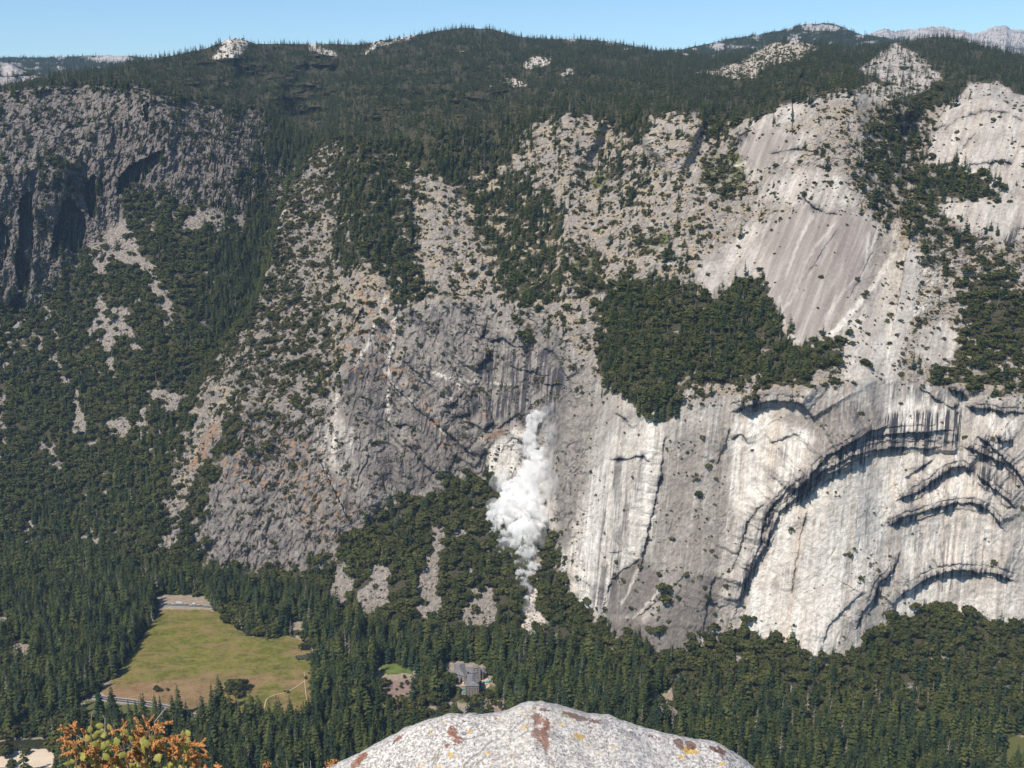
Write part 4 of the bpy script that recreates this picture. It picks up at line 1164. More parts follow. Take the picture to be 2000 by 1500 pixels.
def broad_mesh(name, rs, faces=170, lobes=8, flat=.85, base=.12, leaf=.13, trunk=True):
    """unit-height broadleaf crown: leaf clumps spread over several lobes"""
    r = np.random.default_rng(rs)
    vs, fs, mi = [], [], []
    C = []
    for k in range(lobes):
        a = 2 * np.pi * k / lobes + r.normal(0, .4)
        rad = r.uniform(.12, .34) if k < lobes - 2 else r.uniform(0, .1)
        z = r.uniform(.36, .66) if k < lobes - 2 else r.uniform(.64, .76)
        C.append((rad * np.cos(a), rad * np.sin(a), z * flat + base * .3, r.uniform(.17, .27)))
    for k in range(faces):
        c = C[k % lobes]
        d = r.normal(0, 1, 3)
        d[2] = abs(d[2]) * 1.0 - .35
        d /= np.linalg.norm(d)
        rr = c[3] * r.uniform(.72, 1.08)
        p = np.array(c[:3]) + d * rr * np.array((1, 1, flat))
        p[2] = max(p[2], base * .6)
        nrm = d + r.normal(0, .45, 3)
        nrm /= np.linalg.norm(nrm)
        u = np.cross(nrm, r.normal(0, 1, 3))
        u /= np.linalg.norm(u)
        v = np.cross(nrm, u)
        s = leaf * r.uniform(.6, 1.25)
        b = len(vs)
        for q, (su, sv) in enumerate(((-1, -.7), (.8, -1), (1, .8), (-.7, 1))):
            vs.append(p + u * su * s * .7 * r.uniform(.7, 1.2) + v * sv * s * .7 * r.uniform(.7, 1.2))
        fs.append((b, b + 1, b + 2, b + 3))
        mi.append(0)
    if trunk:
        for k in range(5):
            a0, a1 = 2 * np.pi * k / 5, 2 * np.pi * (k + 1) / 5
            b = len(vs)
            vs += [(.04 * np.cos(a0), .04 * np.sin(a0), 0), (.04 * np.cos(a1), .04 * np.sin(a1), 0), (.02 * np.cos(a1), .02 * np.sin(a1), .5), (.02 * np.cos(a0), .02 * np.sin(a0), .5)]
            fs.append((b, b + 1, b + 2, b + 3))
            mi.append(1)
    return mesh_np(name, np.array(vs), np.array(fs), False, mi)


def snag_mesh(name, rs):
    return conifer_mesh(name, rs, 12, 5, .08, .15, True, .35)


def with_mats(me, *ms):
    for m in ms:
        me.materials.append(m)
    return me


def source_collection(name, meshes):
    """never linked to the scene: the shapes an instancer draws from"""
    c = bpy.data.collections.new(name)
    for i, me in enumerate(meshes):
        o = bpy.data.objects.new('%s_%02d' % (name, i), me)
        c.objects.link(o)
    return c


near_con = [with_mats(conifer_mesh('conifer_%d' % k, 100 + k, 15, 9, (.145, .17, .15, .20, .16, .18)[k], .06), (M_con, M_con_c, M_con, M_con_b, M_con_c, M_con_b)[k], M_bark) for k in range(6)]
mid_con = [with_mats(conifer_mesh('wood_conifer_%d' % k, 120 + k, 11, 7, (.15, .20, .17, .24, .155, .19)[k], .05), (M_con, M_con_b, M_con_c, M_con_b, M_con_c, M_con)[k], M_bark) for k in range(6)]
mid_con.append(with_mats(snag_mesh('dead_conifer', 140), M_dead, M_dead))
M_con_far = leaf_mat('plateau_needles', (.022, .040, .016), (.042, .064, .024), (.082, .102, .040))
far_con = [with_mats(conifer_mesh('far_conifer_%d' % k, 150 + k, 7, 6, .18 + .03 * (k % 2), .03, True), M_con_far, M_bark) for k in range(5)]
far_con.append(with_mats(snag_mesh('far_dead_conifer', 160), M_dead, M_dead))
oaks = [with_mats(broad_mesh('oak_%d' % k, 200 + k, 190, 8 + k % 3), M_oak, M_bark) for k in range(7)]
shrubs = [with_mats(broad_mesh('shrub_%d' % k, 250 + k, 60, 5, .9, .0, .22, False), M_shr) for k in range(6)]


def rock_mesh(name, rs):
    bm = bmesh.new()
    bmesh.ops.create_icosphere(bm, subdivisions=1, radius=.5)
    r = random.Random(rs)
    for v in bm.verts:
        v.co *= r.uniform(.65, 1.2)
        v.co.z = v.co.z * .8 + .2
    me = bpy.data.meshes.new(name)
    bm.to_mesh(me)
    bm.free()
    me.polygons.foreach_set('use_smooth', [False] * len(me.polygons))
    return with_mats(me, M_scree)


rocks = [rock_mesh('block_%d' % k, 300 + k) for k in range(5)]

# ---------------------------------------------------------------- sowing
P3 = np.stack([Xw, Yg2, Zw], -1)
e1 = P3[:-1, 1:] - P3[:-1, :-1]
e2 = P3[1:, :-1] - P3[:-1, :-1]
cr = np.cross(e1, e2)
AREA = np.linalg.norm(cr, axis=-1)
NZ = np.abs(cr[..., 2]) / np.maximum(AREA, 1e-6)
PLAN = np.abs(cr[..., 2])            # plan area: trees grow per horizontal metre
INFRAME = ((PXg > -318) & (PXg < 2326) & (PYg < 1600))[:-1, :-1]


def cell(a):
    return .25 * (a[:-1, :-1] + a[1:, :-1] + a[:-1, 1:] + a[1:, 1:])


def sow(dens):
    """dens: items per square metre on each cell -> positions, cell rows and columns"""
    lam = dens * INFRAME
    n = rng.poisson(np.clip(lam, 0, 6))
    r_, c_ = np.nonzero(n)
    k = n[r_, c_]
    r_, c_ = np.repeat(r_, k), np.repeat(c_, k)
    a, b = rng.random(len(r_))[:, None], rng.random(len(r_))[:, None]
    p = P3[r_, c_] + a * e1[r_, c_] + b * e2[r_, c_]
    return p, r_, c_


def project(p):
    x, y, z = p[:, 0], p[:, 1], p[:, 2] - EYE
    d = y * CP - z * SP
    return 1000 + F * x / d, 750 - F * (y * SP + z * CP) / d


area_eff = np.minimum(AREA, PLAN * 2.2 + .25 * AREA)
zone_far = cell((PYg < PYm[4][None]).astype(np.float32) * W + isL * (PYg < PYl[2][None] + 0))
d_con = cell(C_con)
# conifers: spacing grows on the far plateau where only the tops show
sp_con = np.where(cell(plateau) > .5, 1 / 185., np.where(cell(upper * W) > .3, 1 / 110., 1 / 58.))
con_p, con_r, con_c = sow(d_con * sp_con * area_eff)
oak_p, oak_r, oak_c = sow(cell(C_oak) * np.where(cell(upper + wall) > .4, 1 / 95., 1 / 125.) * area_eff)
shr_p, shr_r, shr_c = sow(cell(C_shr) * np.where(cell(isL) > .5, 1 / 34., 1 / 20.) * np.minimum(AREA, 40))
print('sown', len(con_p), len(oak_p), len(shr_p))


def heights(p, r_, c_, kind):
    y = p[:, 1]
    fl_ = floor_[r_, c_]
    pl = plateau[r_, c_]
    upm = (upper * W)[r_, c_]
    n = rng.lognormal(-.06, .38, len(p))
    if kind == 'con':
        h = np.where(fl_ > .5, np.interp(p[:, 0], [-700, -300, 100, 700], [35, 40, 41, 36]), np.where(pl > .5, 21, np.where(upm > .3, 24, 29)))
        h = np.where((fl_ > .5) & (y < 1720), h * 1.12, h)
        return h * np.clip(n, .38, 1.6)
    if kind == 'oak':
        h = np.where(fl_ > .5, 17, np.where(upm > .3, 12, 14.5))
        return h * np.clip(n, .6, 1.5)
    return np.clip(2.8 * rng.lognormal(0, .58, len(p)), 1.0, 11)


con_h = heights(con_p, con_r, con_c, 'con')
oak_h = heights(oak_p, oak_r, oak_c, 'oak')
shr_h = heights(shr_p, shr_r, shr_c, 'shr')


def instancer(name, p, h, wide, idx, source, label, cat, sink=.03):
    me = bpy.data.meshes.new(name)
    n = len(p)
    me.vertices.add(n)
    q = p.copy()
    q[:, 2] -= sink * h
    me.vertices.foreach_set('co', q.astype(np.float32).ravel())
    a = me.attributes.new('size', 'FLOAT_VECTOR', 'POINT')
    s = np.stack([h * wide, h * wide, h], -1).astype(np.float32)
    a.data.foreach_set('vector', s.ravel())
    a = me.attributes.new('turn', 'FLOAT_VECTOR', 'POINT')
    t = np.stack([rng.normal(0, .035, n), rng.normal(0, .035, n), rng.uniform(0, 6.283, n)], -1).astype(np.float32)
    a.data.foreach_set('vector', t.ravel())
    a = me.attributes.new('which', 'INT', 'POINT')
    a.data.foreach_set('value', idx.astype(np.int32))
    o = link(name, me)
    tag(o, label, cat, None, 'stuff')
    g = bpy.data.node_groups.new(name, 'GeometryNodeTree')
    g.interface.new_socket('Geometry', in_out='INPUT', socket_type='NodeSocketGeometry')
    g.interface.new_socket('Geometry', in_out='OUTPUT', socket_type='NodeSocketGeometry')
    N = g.nodes
    gi, go = N.new('NodeGroupInput'), N.new('NodeGroupOutput')
    iop = N.new('GeometryNodeInstanceOnPoints')
    ci = N.new('GeometryNodeCollectionInfo')
    ci.inputs['Collection'].default_value = source
    ci.inputs['Separate Children'].default_value = True
    ci.inputs['Reset Children'].default_value = True

    def na(nm, typ):
        x = N.new('GeometryNodeInputNamedAttribute')
        x.data_type = typ
        x.inputs['Name'].default_value = nm
        return x.outputs['Attribute']
    lk = g.links.new
    lk(gi.outputs[0], iop.inputs['Points'])
    lk(ci.outputs[0], iop.inputs['Instance'])
    iop.inputs['Pick Instance'].default_value = True
    lk(na('which', 'INT'), iop.inputs['Instance Index'])
    lk(na('size', 'FLOAT_VECTOR'), iop.inputs['Scale'])
    e2r = N.new('FunctionNodeEulerToRotation')
    lk(na('turn', 'FLOAT_VECTOR'), e2r.inputs[0])
    lk(e2r.outputs[0], iop.inputs['Rotation'])
    lk(iop.outputs[0], go.inputs[0])
    md = o.modifiers.new('sow', 'NODES')
    md.node_group = g
    return o
# ---------------------------------------------------------------- which trees are built one by one
def on_screen(p, h):
    x, y1 = project(p + np.stack([0 * h, 0 * h, h], -1))
    xb, yb = project(p)
    size = (yb - y1)
    ok = (x > 4) & (x < 1996) & (y1 > 4) & (y1 < 1492)
    bo = np.interp(x, [650, 700, 790, 870, 940, 980, 1030, 1080, 1150, 1200, 1290, 1400, 1430, 1470], [1500, 1478, 1428, 1403, 1398, 1398, 1376, 1384, 1402, 1408, 1436, 1456, 1470, 1500])
    ok &= y1 < bo - 6
    ok &= ~((x > 100) & (x < 400) & (y1 > 1400))
    return ok, size, x, y1


def pick(p, h, n, cap=300):
    ok, size, x, y1 = on_screen(p, h)
    s = np.where(ok, size, -1)
    order = np.argsort(-s)[:n]
    m = np.zeros(len(p), bool)
    m[order[s[order] > 0]] = True
    return m, x, y1


con_m, con_x, con_y = pick(con_p, con_h, 280)
oak_m, oak_x, oak_y = pick(oak_p, oak_h, 290)
shr_m, shr_x, shr_y = pick(shr_p, shr_h, 290)


def split_mesh(me, slot, name):
    """the faces of one material slot as a mesh of its own"""
    n = len(me.polygons)
    mi = np.empty(n, np.int32)
    me.polygons.foreach_get('material_index', mi)
    V_ = np.empty(len(me.vertices) * 3, np.float32)
    me.vertices.foreach_get('co', V_)
    V_ = V_.reshape(-1, 3)
    fc = np.empty(n * 4, np.int32)
    me.loops.foreach_get('vertex_index', fc)
    fc = fc.reshape(-1, 4)[mi == slot]
    u, inv = np.unique(fc, return_inverse=True)
    o = mesh_np(name, V_[u], inv.reshape(-1, 4))
    o.materials.append(me.materials[slot])
    return o


con_parts = [(split_mesh(m, 0, 'crown'), split_mesh(m, 1, 'trunk')) for m in near_con]
oak_parts = [(split_mesh(m, 0, 'crown'), split_mesh(m, 1, 'trunk')) for m in oaks]


def plant(name, pos, h, wide, parts, label, cat, group=None, crown_mat=None):
    o = empty(name, pos, random.uniform(0, 6.28))
    o.scale = (h * wide, h * wide, h)
    tag(o, label, cat, group)
    for nm, me in zip(('crown', 'trunk'), parts):
        c = bpy.data.objects.new(nm, me)
        col.objects.link(c)
        c.parent = o
        if crown_mat and nm == 'crown':
            c.material_slots[0].link = 'OBJECT'
            c.material_slots[0].material = crown_mat
    return o


def con_region(x, y):
    if x < 330 and y < 1420:
        return 'tall dark green conifer in the dense forest left of the meadow', 'conifers left of the meadow'
    if x < 640:
        return 'tall spired conifer in the dark stand along the near edge of the meadow', 'conifers below the meadow'
    if x < 900:
        return 'dark conifer in the forest between the meadow and the grey lodge', 'conifers between meadow and lodge'
    if x < 1420:
        return 'dark conifer in the forest just beyond the speckled boulder', 'conifers beyond the boulder'
    return 'dark green conifer in the dense forest on the right of the valley floor', 'conifers on the right valley floor'


def oak_region(x, y):
    if y > 1180 and x < 660:
        return 'rounded oak in the grove between the meadow and the cliff foot', 'oaks round the meadow'
    if x < 640:
        return 'rounded dark oak on the wooded slope below the left cliffs', 'oaks on the left slope'
    if x < 1200:
        return 'rounded olive green oak on the talus below the rockfall wall', 'oaks on the central talus'
    return 'rounded olive green oak on the slope under the arched white wall', 'oaks under the arched wall'


for i in np.nonzero(con_m)[0]:
    lb, gp = con_region(con_x[i], con_y[i])
    plant('conifer_tree', Vector(con_p[i]) - Vector((0, 0, .03 * con_h[i])), con_h[i], random.uniform(.85, 1.2), con_parts[i % 6], lb, 'conifer', gp)
for i in np.nonzero(oak_m)[0]:
    lb, gp = oak_region(oak_x[i], oak_y[i])
    plant('oak_tree', Vector(oak_p[i]) - Vector((0, 0, .03 * oak_h[i])), oak_h[i], random.uniform(1.1, 1.5), oak_parts[i % 7], lb, 'oak tree', gp)


def shr_region(x, y):
    if x < 640:
        return ('dark bush clinging to the left cliffs', 'bushes on the left cliffs') if x < 420 else ('dark bush on the brown buttress at the canyon mouth', 'bushes on the buttress')
    if y > 740 and x > 1040:
        return 'small dark bush clinging to the tall pale wall', 'bushes on the pale wall'
    if y > 590:
        return 'dark bush on a ledge of the grey rockfall wall', 'bushes on the grey wall'
    return 'low dark bush among the pale boulders of the upper slope', 'bushes on the upper slope'


for i in np.nonzero(shr_m)[0]:
    lb, gp = shr_region(shr_x[i], shr_y[i])
    o = link('bush', shrubs[i % 6])
    o.location = Vector(shr_p[i]) - Vector((0, 0, .25 * shr_h[i]))
    o.scale = (shr_h[i] * 1.25,) * 2 + (shr_h[i],)
    o.rotation_euler = (0, 0, random.uniform(0, 6.28))
    tag(o, lb, 'bush', gp)

src_mid = source_collection('wood_source', mid_con)
src_far = source_collection('plateau_source', far_con)
src_oak = source_collection('oak_source', oaks)
src_shr = source_collection('bush_source', shrubs)
src_rock = source_collection('block_source', rocks)


def widx(n, k, rare):
    i = rng.integers(0, k, n)
    i[rng.random(n) < rare] = k
    return i


far = (plateau[con_r, con_c] > .5)
m = ~con_m & ~far
up_ = (upper * W)[con_r, con_c][m] > .3
instancer('valley_forest', con_p[m], con_h[m], np.where(up_, 1.05, 1.0) * rng.uniform(.8, 1.25, m.sum()), widx(m.sum(), 6, .05), src_mid, 'dense dark conifer forest covering the valley floor and lower slopes', 'forest')
m = ~con_m & far
instancer('plateau_forest', con_p[m], con_h[m], rng.uniform(.9, 1.4, m.sum()), widx(m.sum(), 5, .012), src_far, 'far conifer forest rolling over the plateau up to the skyline', 'forest')
m = ~oak_m
instancer('oak_woodland', oak_p[m], oak_h[m], rng.uniform(1.1, 1.6, m.sum()), rng.integers(0, 7, m.sum()), src_oak, 'olive green oak woodland on the slopes under the cliffs', 'woodland')
m = ~shr_m
instancer('chaparral', shr_p[m], shr_h[m], rng.uniform(1.0, 1.9, m.sum()), rng.integers(0, 6, m.sum()), src_shr, 'scattered low scrub over the cliffs, ledges and pale slopes', 'scrub', .25)
# fallen blocks on the scree and pale boulders on the upper slope
blk_p, blk_r, blk_c = sow(cell(scree * (1 - floor_)) * .05 * np.minimum(AREA, 60) + cell(MIDS * pale) * .0015 * np.minimum(AREA, 60) + cell(wall_s * isL) * 0)
b_h = np.clip(2.2 * rng.lognormal(0, .5, len(blk_p)), .8, 9)
instancer('scree', blk_p, b_h, rng.uniform(.9, 1.7, len(blk_p)), rng.integers(0, 5, len(blk_p)), src_rock, 'grey blocks of fallen granite on the rockslides and slopes', 'scree', .2)
print('blocks', len(blk_p))
# ---------------------------------------------------------------- meadow, roads, paths, river
def flat_poly(name, pts, z, mat, label, cat, kind='structure', sub=None):
    """a real sheet lying on the valley floor, outlined on the ground"""
    me = bpy.data.meshes.new(name)
    bm = bmesh.new()
    vs = [bm.verts.new(at_z(x, y, z)) for x, y in pts]
    f = bm.faces.new(vs)
    if f.normal.z < 0:
        f.normal_flip()
    bmesh.ops.triangulate(bm, faces=bm.faces[:])
    bm.to_mesh(me)
    bm.free()
    o = link(name, me, None, (mat,))
    return tag(o, label, cat, None, kind)


def jag(pts, n=6, amp=1.6, seed=1):
    """a hand-drawn outline with a slightly uneven edge"""
    r = random.Random(seed)
    out = []
    for i, (x, y) in enumerate(pts):
        x2, y2 = pts[(i + 1) % len(pts)]
        L = math.hypot(x2 - x, y2 - y)
        k = max(1, int(L / 6))
        for j in range(k):
            t = j / k
            out.append((x + (x2 - x) * t + r.uniform(-amp, amp) * (j > 0), y + (y2 - y) * t + r.uniform(-amp, amp) * .6 * (j > 0)))
    return out


def meadow_material():
    t = NT('dry_meadow_grass')
    tc = t.n('ShaderNodeTexCoord')
    o = tc.outputs['Object']
    sp = t.n('ShaderNodeSeparateXYZ', i_0=o)
    x, y = sp.outputs[0], sp.outputs[1]
    big = t.noise(t.scalevec(o, (.008, .014, 1)), 1.0, 6, .62, .6)
    mid = t.noise(t.scalevec(o, (.035, .05, 1)), 1.0, 5, .62)
    fine = t.noise(t.scalevec(o, (.35, .35, 1)), 1.0, 3, .7)
    green = t.ramp(mid, [(.28, (.078, .088, .018)), (.48, (.135, .140, .026)), (.62, (.185, .172, .040)), (.8, (.23, .19, .058))])
    tan = t.ramp(mid, [(.3, (.19, .115, .062)), (.5, (.26, .165, .09)), (.7, (.30, .205, .115))])
    # dry ground spreads from the near and the left edge and along the far road
    a = t.maprange(y, 1830, 1730, 0, 1)
    b = t.maprange(x, -470, -640, 0, .45)
    c0 = t.maprange(y, 2030, 2090, 0, .8)
    near_ = t.math('MULTIPLY', a, t.maprange(x, -420, -560, .25, .8))
    d = t.math('ADD', t.math('ADD', near_, t.math('MULTIPLY', b, a)), c0)
    d = t.math('ADD', d, t.math('MULTIPLY', t.math('SUBTRACT', big, .46), 3.6))
    col_ = t.mix(t.maprange(d, .25, .75), green, tan)
    wet = t.noise(t.scalevec(o, (.006, .02, 1)), 1.0, 4, .6, .8)
    col_ = t.mix(t.math('MULTIPLY', t.maprange(wet, .52, .68), .5), col_, (.08, .078, .035))
    tuft = t.noise(t.scalevec(o, (.11, .15, 1)), 1.0, 5, .7, .4)
    col_ = t.mix(t.math('MULTIPLY', t.maprange(tuft, .51, .62), .6), col_, (.24, .19, .085))
    col_ = t.mix(t.math('MULTIPLY', t.maprange(tuft, .46, .36), .6), col_, (.062, .072, .022))
    col_ = t.mix(t.math('MULTIPLY', t.maprange(t.noise(t.scalevec(o, (.016, .05, 1)), 1.0, 5, .65, 1.2), .49, .62), .65), col_, (.25, .165, .088))
    col_ = t.mix(1.0, col_, t.ramp(fine, [(.25, .72), (.5, 1.0), (.8, 1.2)]), 'MULTIPLY')
    t.bsdf(col_, .95, .05, fine, .4, .5)
    return t.m


M_meadow = meadow_material()
M_lawn = simple('lush_grass', (.11, .145, .035), .3, .05, .9)
M_sand = simple('river_sand', (.62, .51, .39), .10, .04, .95)
M_path = simple('path_dirt', (.50, .40, .28), .2, .3, .95)
M_dirt = simple('roadside_dirt', (.29, .23, .17), .2, .1, .95)
M_asph = simple('asphalt', (.085, .082, .088), .2, .3, .85)
M_kerb = simple('pale_shoulder', (.42, .39, .36), .15, .3, .9)
M_line = simple('road_paint', (.62, .58, .45), .1, 1, .7)


def water_material():
    t = NT('river_water')
    tc = t.n('ShaderNodeTexCoord')
    f = t.noise(tc.outputs['Object'], .25, 4)
    t.bsdf(t.ramp(f, [(.3, (.022, .026, .012)), (.7, (.05, .048, .022))]), .12, .5, f, .1, .2)
    return t.m


M_water = water_material()
flat_poly('meadow', jag(MEADOW, seed=3), .35, M_meadow, 'wide green and tan meadow on the valley floor ringed by forest', 'meadow')
flat_poly('lawn', jag([(740, 1301), (770, 1297), (805, 1308), (806, 1316), (775, 1314), (744, 1316)], seed=4), .35, M_lawn, 'green grass at the top of the purple clearing', 'grass', 'structure')
flat_poly('river', jag([(-120, 1452), (0, 1449), (60, 1444), (116, 1443), (120, 1452), (118, 1463), (60, 1463), (20, 1472), (-120, 1510)], seed=5), .35, M_water, 'dark bend of the river at the near left edge', 'river')
flat_poly('sandbank', jag([(-120, 1512), (0, 1478), (30, 1466), (70, 1463), (100, 1462), (106, 1480), (100, 1530), (-120, 1560)], seed=6), .45, M_sand, 'pale sandbank inside the bend of the dark river', 'sandbank')


def ribbon(name, pts, width, z, mat, label, cat, parent=None, kind='structure'):
    P = []
    for i in range(len(pts) - 1):
        for k in range(6):
            t = k / 6
            P.append(tuple(pts[i][j] * (1 - t) + pts[i + 1][j] * t for j in (0, 1)))
    P.append(pts[-1])
    for _ in range(3):
        P = [P[0]] + [tuple((P[i - 1][j] + 2 * P[i][j] + P[i + 1][j]) / 4 for j in (0, 1)) for i in range(1, len(P) - 1)] + [P[-1]]
    G = [at_z(x, y, z) for x, y in P]
    vs = []
    off = width if isinstance(width, tuple) else (-width / 2, width / 2)
    for i, p in enumerate(G):
        d = (G[min(i + 1, len(G) - 1)] - G[max(0, i - 1)]).normalized()
        s = Vector((d.y, -d.x, 0))
        vs += [p + s * off[0], p + s * off[1]]
    fs = [(2 * i, 2 * i + 1, 2 * i + 3, 2 * i + 2) for i in range(len(G) - 1)]
    me = bpy.data.meshes.new(name)
    me.from_pydata(vs, [], fs)
    me.update()
    o = link(name, me, parent, (mat,))
    if parent is None:
        tag(o, label, cat, None, kind)
    return o


RD = [(160, 1356), (205, 1364), (250, 1369), (300, 1376), (345, 1386), (388, 1402), (430, 1425)]
rd = ribbon('road', RD, 15, .42, M_kerb, 'curving two-lane road along the near edge of the meadow', 'road')
ribbon('lane', RD, (-5.6, -.5), .50, M_asph, '', '', rd)
ribbon('lane', RD, (.5, 5.6), .50, M_asph, '', '', rd)
ribbon('markings', RD, (-.3, .3), .58, M_line, '', '', rd)
RF = [(270, 1179), (314, 1180), (360, 1182), (412, 1185), (450, 1190)]
rf = ribbon('road', RF, 15, .42, M_kerb, 'straight road with parked vehicles along the far edge of the meadow', 'road')
ribbon('lane', RF, 10.5, .50, M_asph, '', '', rf)
ribbon('markings', RF, (-.3, .3), .58, M_line, '', '', rf)
flat_poly('roadside', jag([(296, 1176), (312, 1160), (330, 1166), (360, 1164), (404, 1171), (410, 1182), (360, 1178), (300, 1176)], seed=7), .37, M_dirt, 'bare pale dirt beside the far road', 'bare ground')
ribbon('path', [(590, 1238), (594, 1250), (603, 1260), (613, 1270), (617, 1284)], 3.2, .5, M_path, 'pale footpath at the right end of the meadow below the forest', 'path')
ribbon('path', [(613, 1340), (617, 1352), (617, 1362), (614, 1376)], 3.0, .5, M_path, 'short pale path along the right edge of the meadow', 'path')
ribbon('path', [(508, 1408), (514, 1390), (520, 1364), (535, 1357), (560, 1352), (580, 1340), (594, 1330)], 1.4, .5, M_path, 'thin trail winding across the near right of the meadow', 'path')
ribbon('path', [(594, 1312), (596, 1345), (600, 1375), (612, 1412)], 1.0, .5, M_path, 'faint straight trail down the right of the meadow', 'path')
ribbon('path', [(942, 1352), (946, 1360), (940, 1378), (938, 1396)], 2.2, .5, M_path, 'pale path leading away from the lodge', 'path')
flat_poly('parking_lot', jag([(16, 1266), (40, 1257), (61, 1262), (54, 1288), (22, 1287)], seed=8), .37, M_dirt, 'pale parking lot among the trees at the left edge', 'parking lot')

# ---------------------------------------------------------------- vehicles
PAINT = {}


def paint(c):
    if c not in PAINT:
        t = NT('car_paint')
        t.bsdf(c, .3, .5)
        PAINT[c] = t.m
    return PAINT[c]


M_glass = paint((.02, .025, .03))
M_tyre = simple('tyre_rubber', (.03, .03, .03), .2, 3, .9)


def car_mesh(L=4.6, Wd=1.85):
    prof = [(-L / 2, .45), (-L / 2, .95), (-L * .27, 1.05), (L * .15, 1.02), (L * .48, .85), (L / 2, .45)]
    mb = MB()
    n = len(prof)
    mb.add([(x, -Wd / 2, z) for x, z in prof] + [(x, Wd / 2, z) for x, z in prof],
           [tuple(range(n)), tuple(range(2 * n - 1, n - 1, -1))] + [(i, i + n, (i + 1) % n + n, (i + 1) % n) for i in range(n)])
    body = mb.mesh('body')
    cb = MB()
    pc = [(-L * .40, 1.0), (-L * .28, 1.50), (L * .06, 1.50), (L * .2, 1.0)]
    cb.add([(x, -Wd * .43, z) for x, z in pc] + [(x, Wd * .43, z) for x, z in pc],
           [(0, 1, 2, 3), (7, 6, 5, 4)] + [(i, i + 4, (i + 1) % 4 + 4, (i + 1) % 4) for i in range(4)])
    cabin = cb.mesh('cabin')
    rf_ = MB().box((-L * .11, 0, 1.502), (L * .34, Wd * .84, .05)).mesh('roof')
    wh = MB()
    wh.tube([(0, -.12, 0), (0, .12, 0)], [.34, .34], 10)
    return body, cabin, rf_, wh.mesh('wheel')


CAR = car_mesh()


def car(pos, rz, colr, label, group):
    o = empty('parked_car', pos, rz)
    tag(o, label, 'car', group)
    for nm, me, m in (('body', CAR[0], paint(colr)), ('cabin', CAR[1], M_glass), ('roof', CAR[2], paint(colr))):
        c = link(nm, me.copy(), o, (m,))
    for sx in (-1.4, 1.4):
        for sy in (-.84, .84):
            w_ = link('wheel', CAR[3], o, (M_tyre,))
            w_.location = (sx, sy, .34)
    return o


WHITE, SILV, BLUE, REDC, DKC = (.8, .8, .8), (.5, .52, .54), (.12, .22, .42), (.35, .05, .04), (.05, .05, .06)
rdir = math.atan2((at_z(400, 1185) - at_z(320, 1180)).y, (at_z(400, 1185) - at_z(320, 1180)).x)
for px, c, lb in ((324, SILV, 'silver car at the left end of the row on the far road'), (337, WHITE, 'white car just left of the white bus on the far road'),
                  (366, DKC, 'dark car between the white bus and the white van'), (372, SILV, 'small silver car beside the white van'),
                  (392, REDC, 'dark red car right of the white van on the far road'), (401, SILV, 'silver car at the right end of the far road')):
    car(at_z(px, 1178.6 + (px - 320) * .055, .5), rdir, c, lb, 'vehicles on the far road')


def bus(px, py, L, name, label, cat):
    p = at_z(px, py, .5)
    o = empty(name, p, rdir)
    tag(o, label, cat, 'vehicles on the far road')
    MB().box((0, 0, .5), (L, 2.5, 2.6), 0, .96).build('body', paint(WHITE), o)
    MB().box((0, -1.26, 1.75), (L * .86, .06, .85)).build('window', M_glass, o)
    MB().box((0, 1.26, 1.75), (L * .86, .06, .85)).build('window', M_glass, o)
    MB().box((0, 0, 3.1), (L * .5, 1.4, .25)).build('roof_vent', paint(WHITE), o)
    for sx in (-L * .32, L * .32):
        for sy in (-1.15, 1.15):
            w_ = link('wheel', CAR[3], o, (M_tyre,))
            w_.location = (sx, sy, .5)
            w_.scale = (1.5, 1.5, 1.5)


bus(350, 1178.6, 13, 'bus', 'long white bus stopped on the far road beyond the meadow', 'bus')
bus(379, 1180.6, 6.5, 'van', 'short white van right of the bus on the far road', 'van')
LOT = [(26, 1284, WHITE, 'white car at the near left corner of the parking lot'), (32, 1283, BLUE, 'blue car beside the white one in the near row of the parking lot'), (38, 1283, WHITE, 'white car in the middle of the near row of the parking lot'),
       (44, 1282, SILV, 'silver car in the near row of the parking lot'), (49, 1281, WHITE, 'white car at the right end of the near row of the parking lot'), (29, 1275, SILV, 'silver car at the left end of the second row of the parking lot'), (35, 1274, WHITE, 'white car in the second row of the parking lot'),
       (41, 1273, BLUE, 'blue car in the second row of the parking lot'), (47, 1272, WHITE, 'white car right of the blue one in the second row of the parking lot'), (53, 1272, DKC, 'dark car at the right end of the second row of the parking lot'),
       (34, 1266, WHITE, 'white car at the left end of the far row of the parking lot'), (41, 1265, DKC, 'dark car in the far row of the parking lot'), (48, 1264, SILV, 'silver car at the right end of the far row of the parking lot')]
for px, py, c, lb in LOT:
    car(at_z(px, py, .4), 1.2, c, lb, 'cars in the parking lot')

# ---------------------------------------------------------------- buildings
M_shake = simple('slate_roof', (.17, .165, .172), .25, .25, .8)
M_stone = simple('granite_masonry', (.27, .235, .20), .3, .35, .9)
M_timber = simple('stained_timber', (.17, .105, .065), .25, .5, .85)
M_turq = simple('turquoise_canvas', (.03, .38, .40), .12, .5, .8)
M_pat = simple('terrace_paving', (.52, .40, .27), .25, .3, .9)
M_cream = simple('cream_canvas', (.75, .70, .62), .08, .5, .8)
lodge = empty('lodge', at_z(920, 1345))
tag(lodge, 'large grey roofed stone and timber lodge in a forest clearing', 'hotel')
LO = at_z(920, 1345)


def gxy(px, py, z=0):
    p = at_z(px, py, z) - LO
    return Vector((p.x, p.y))


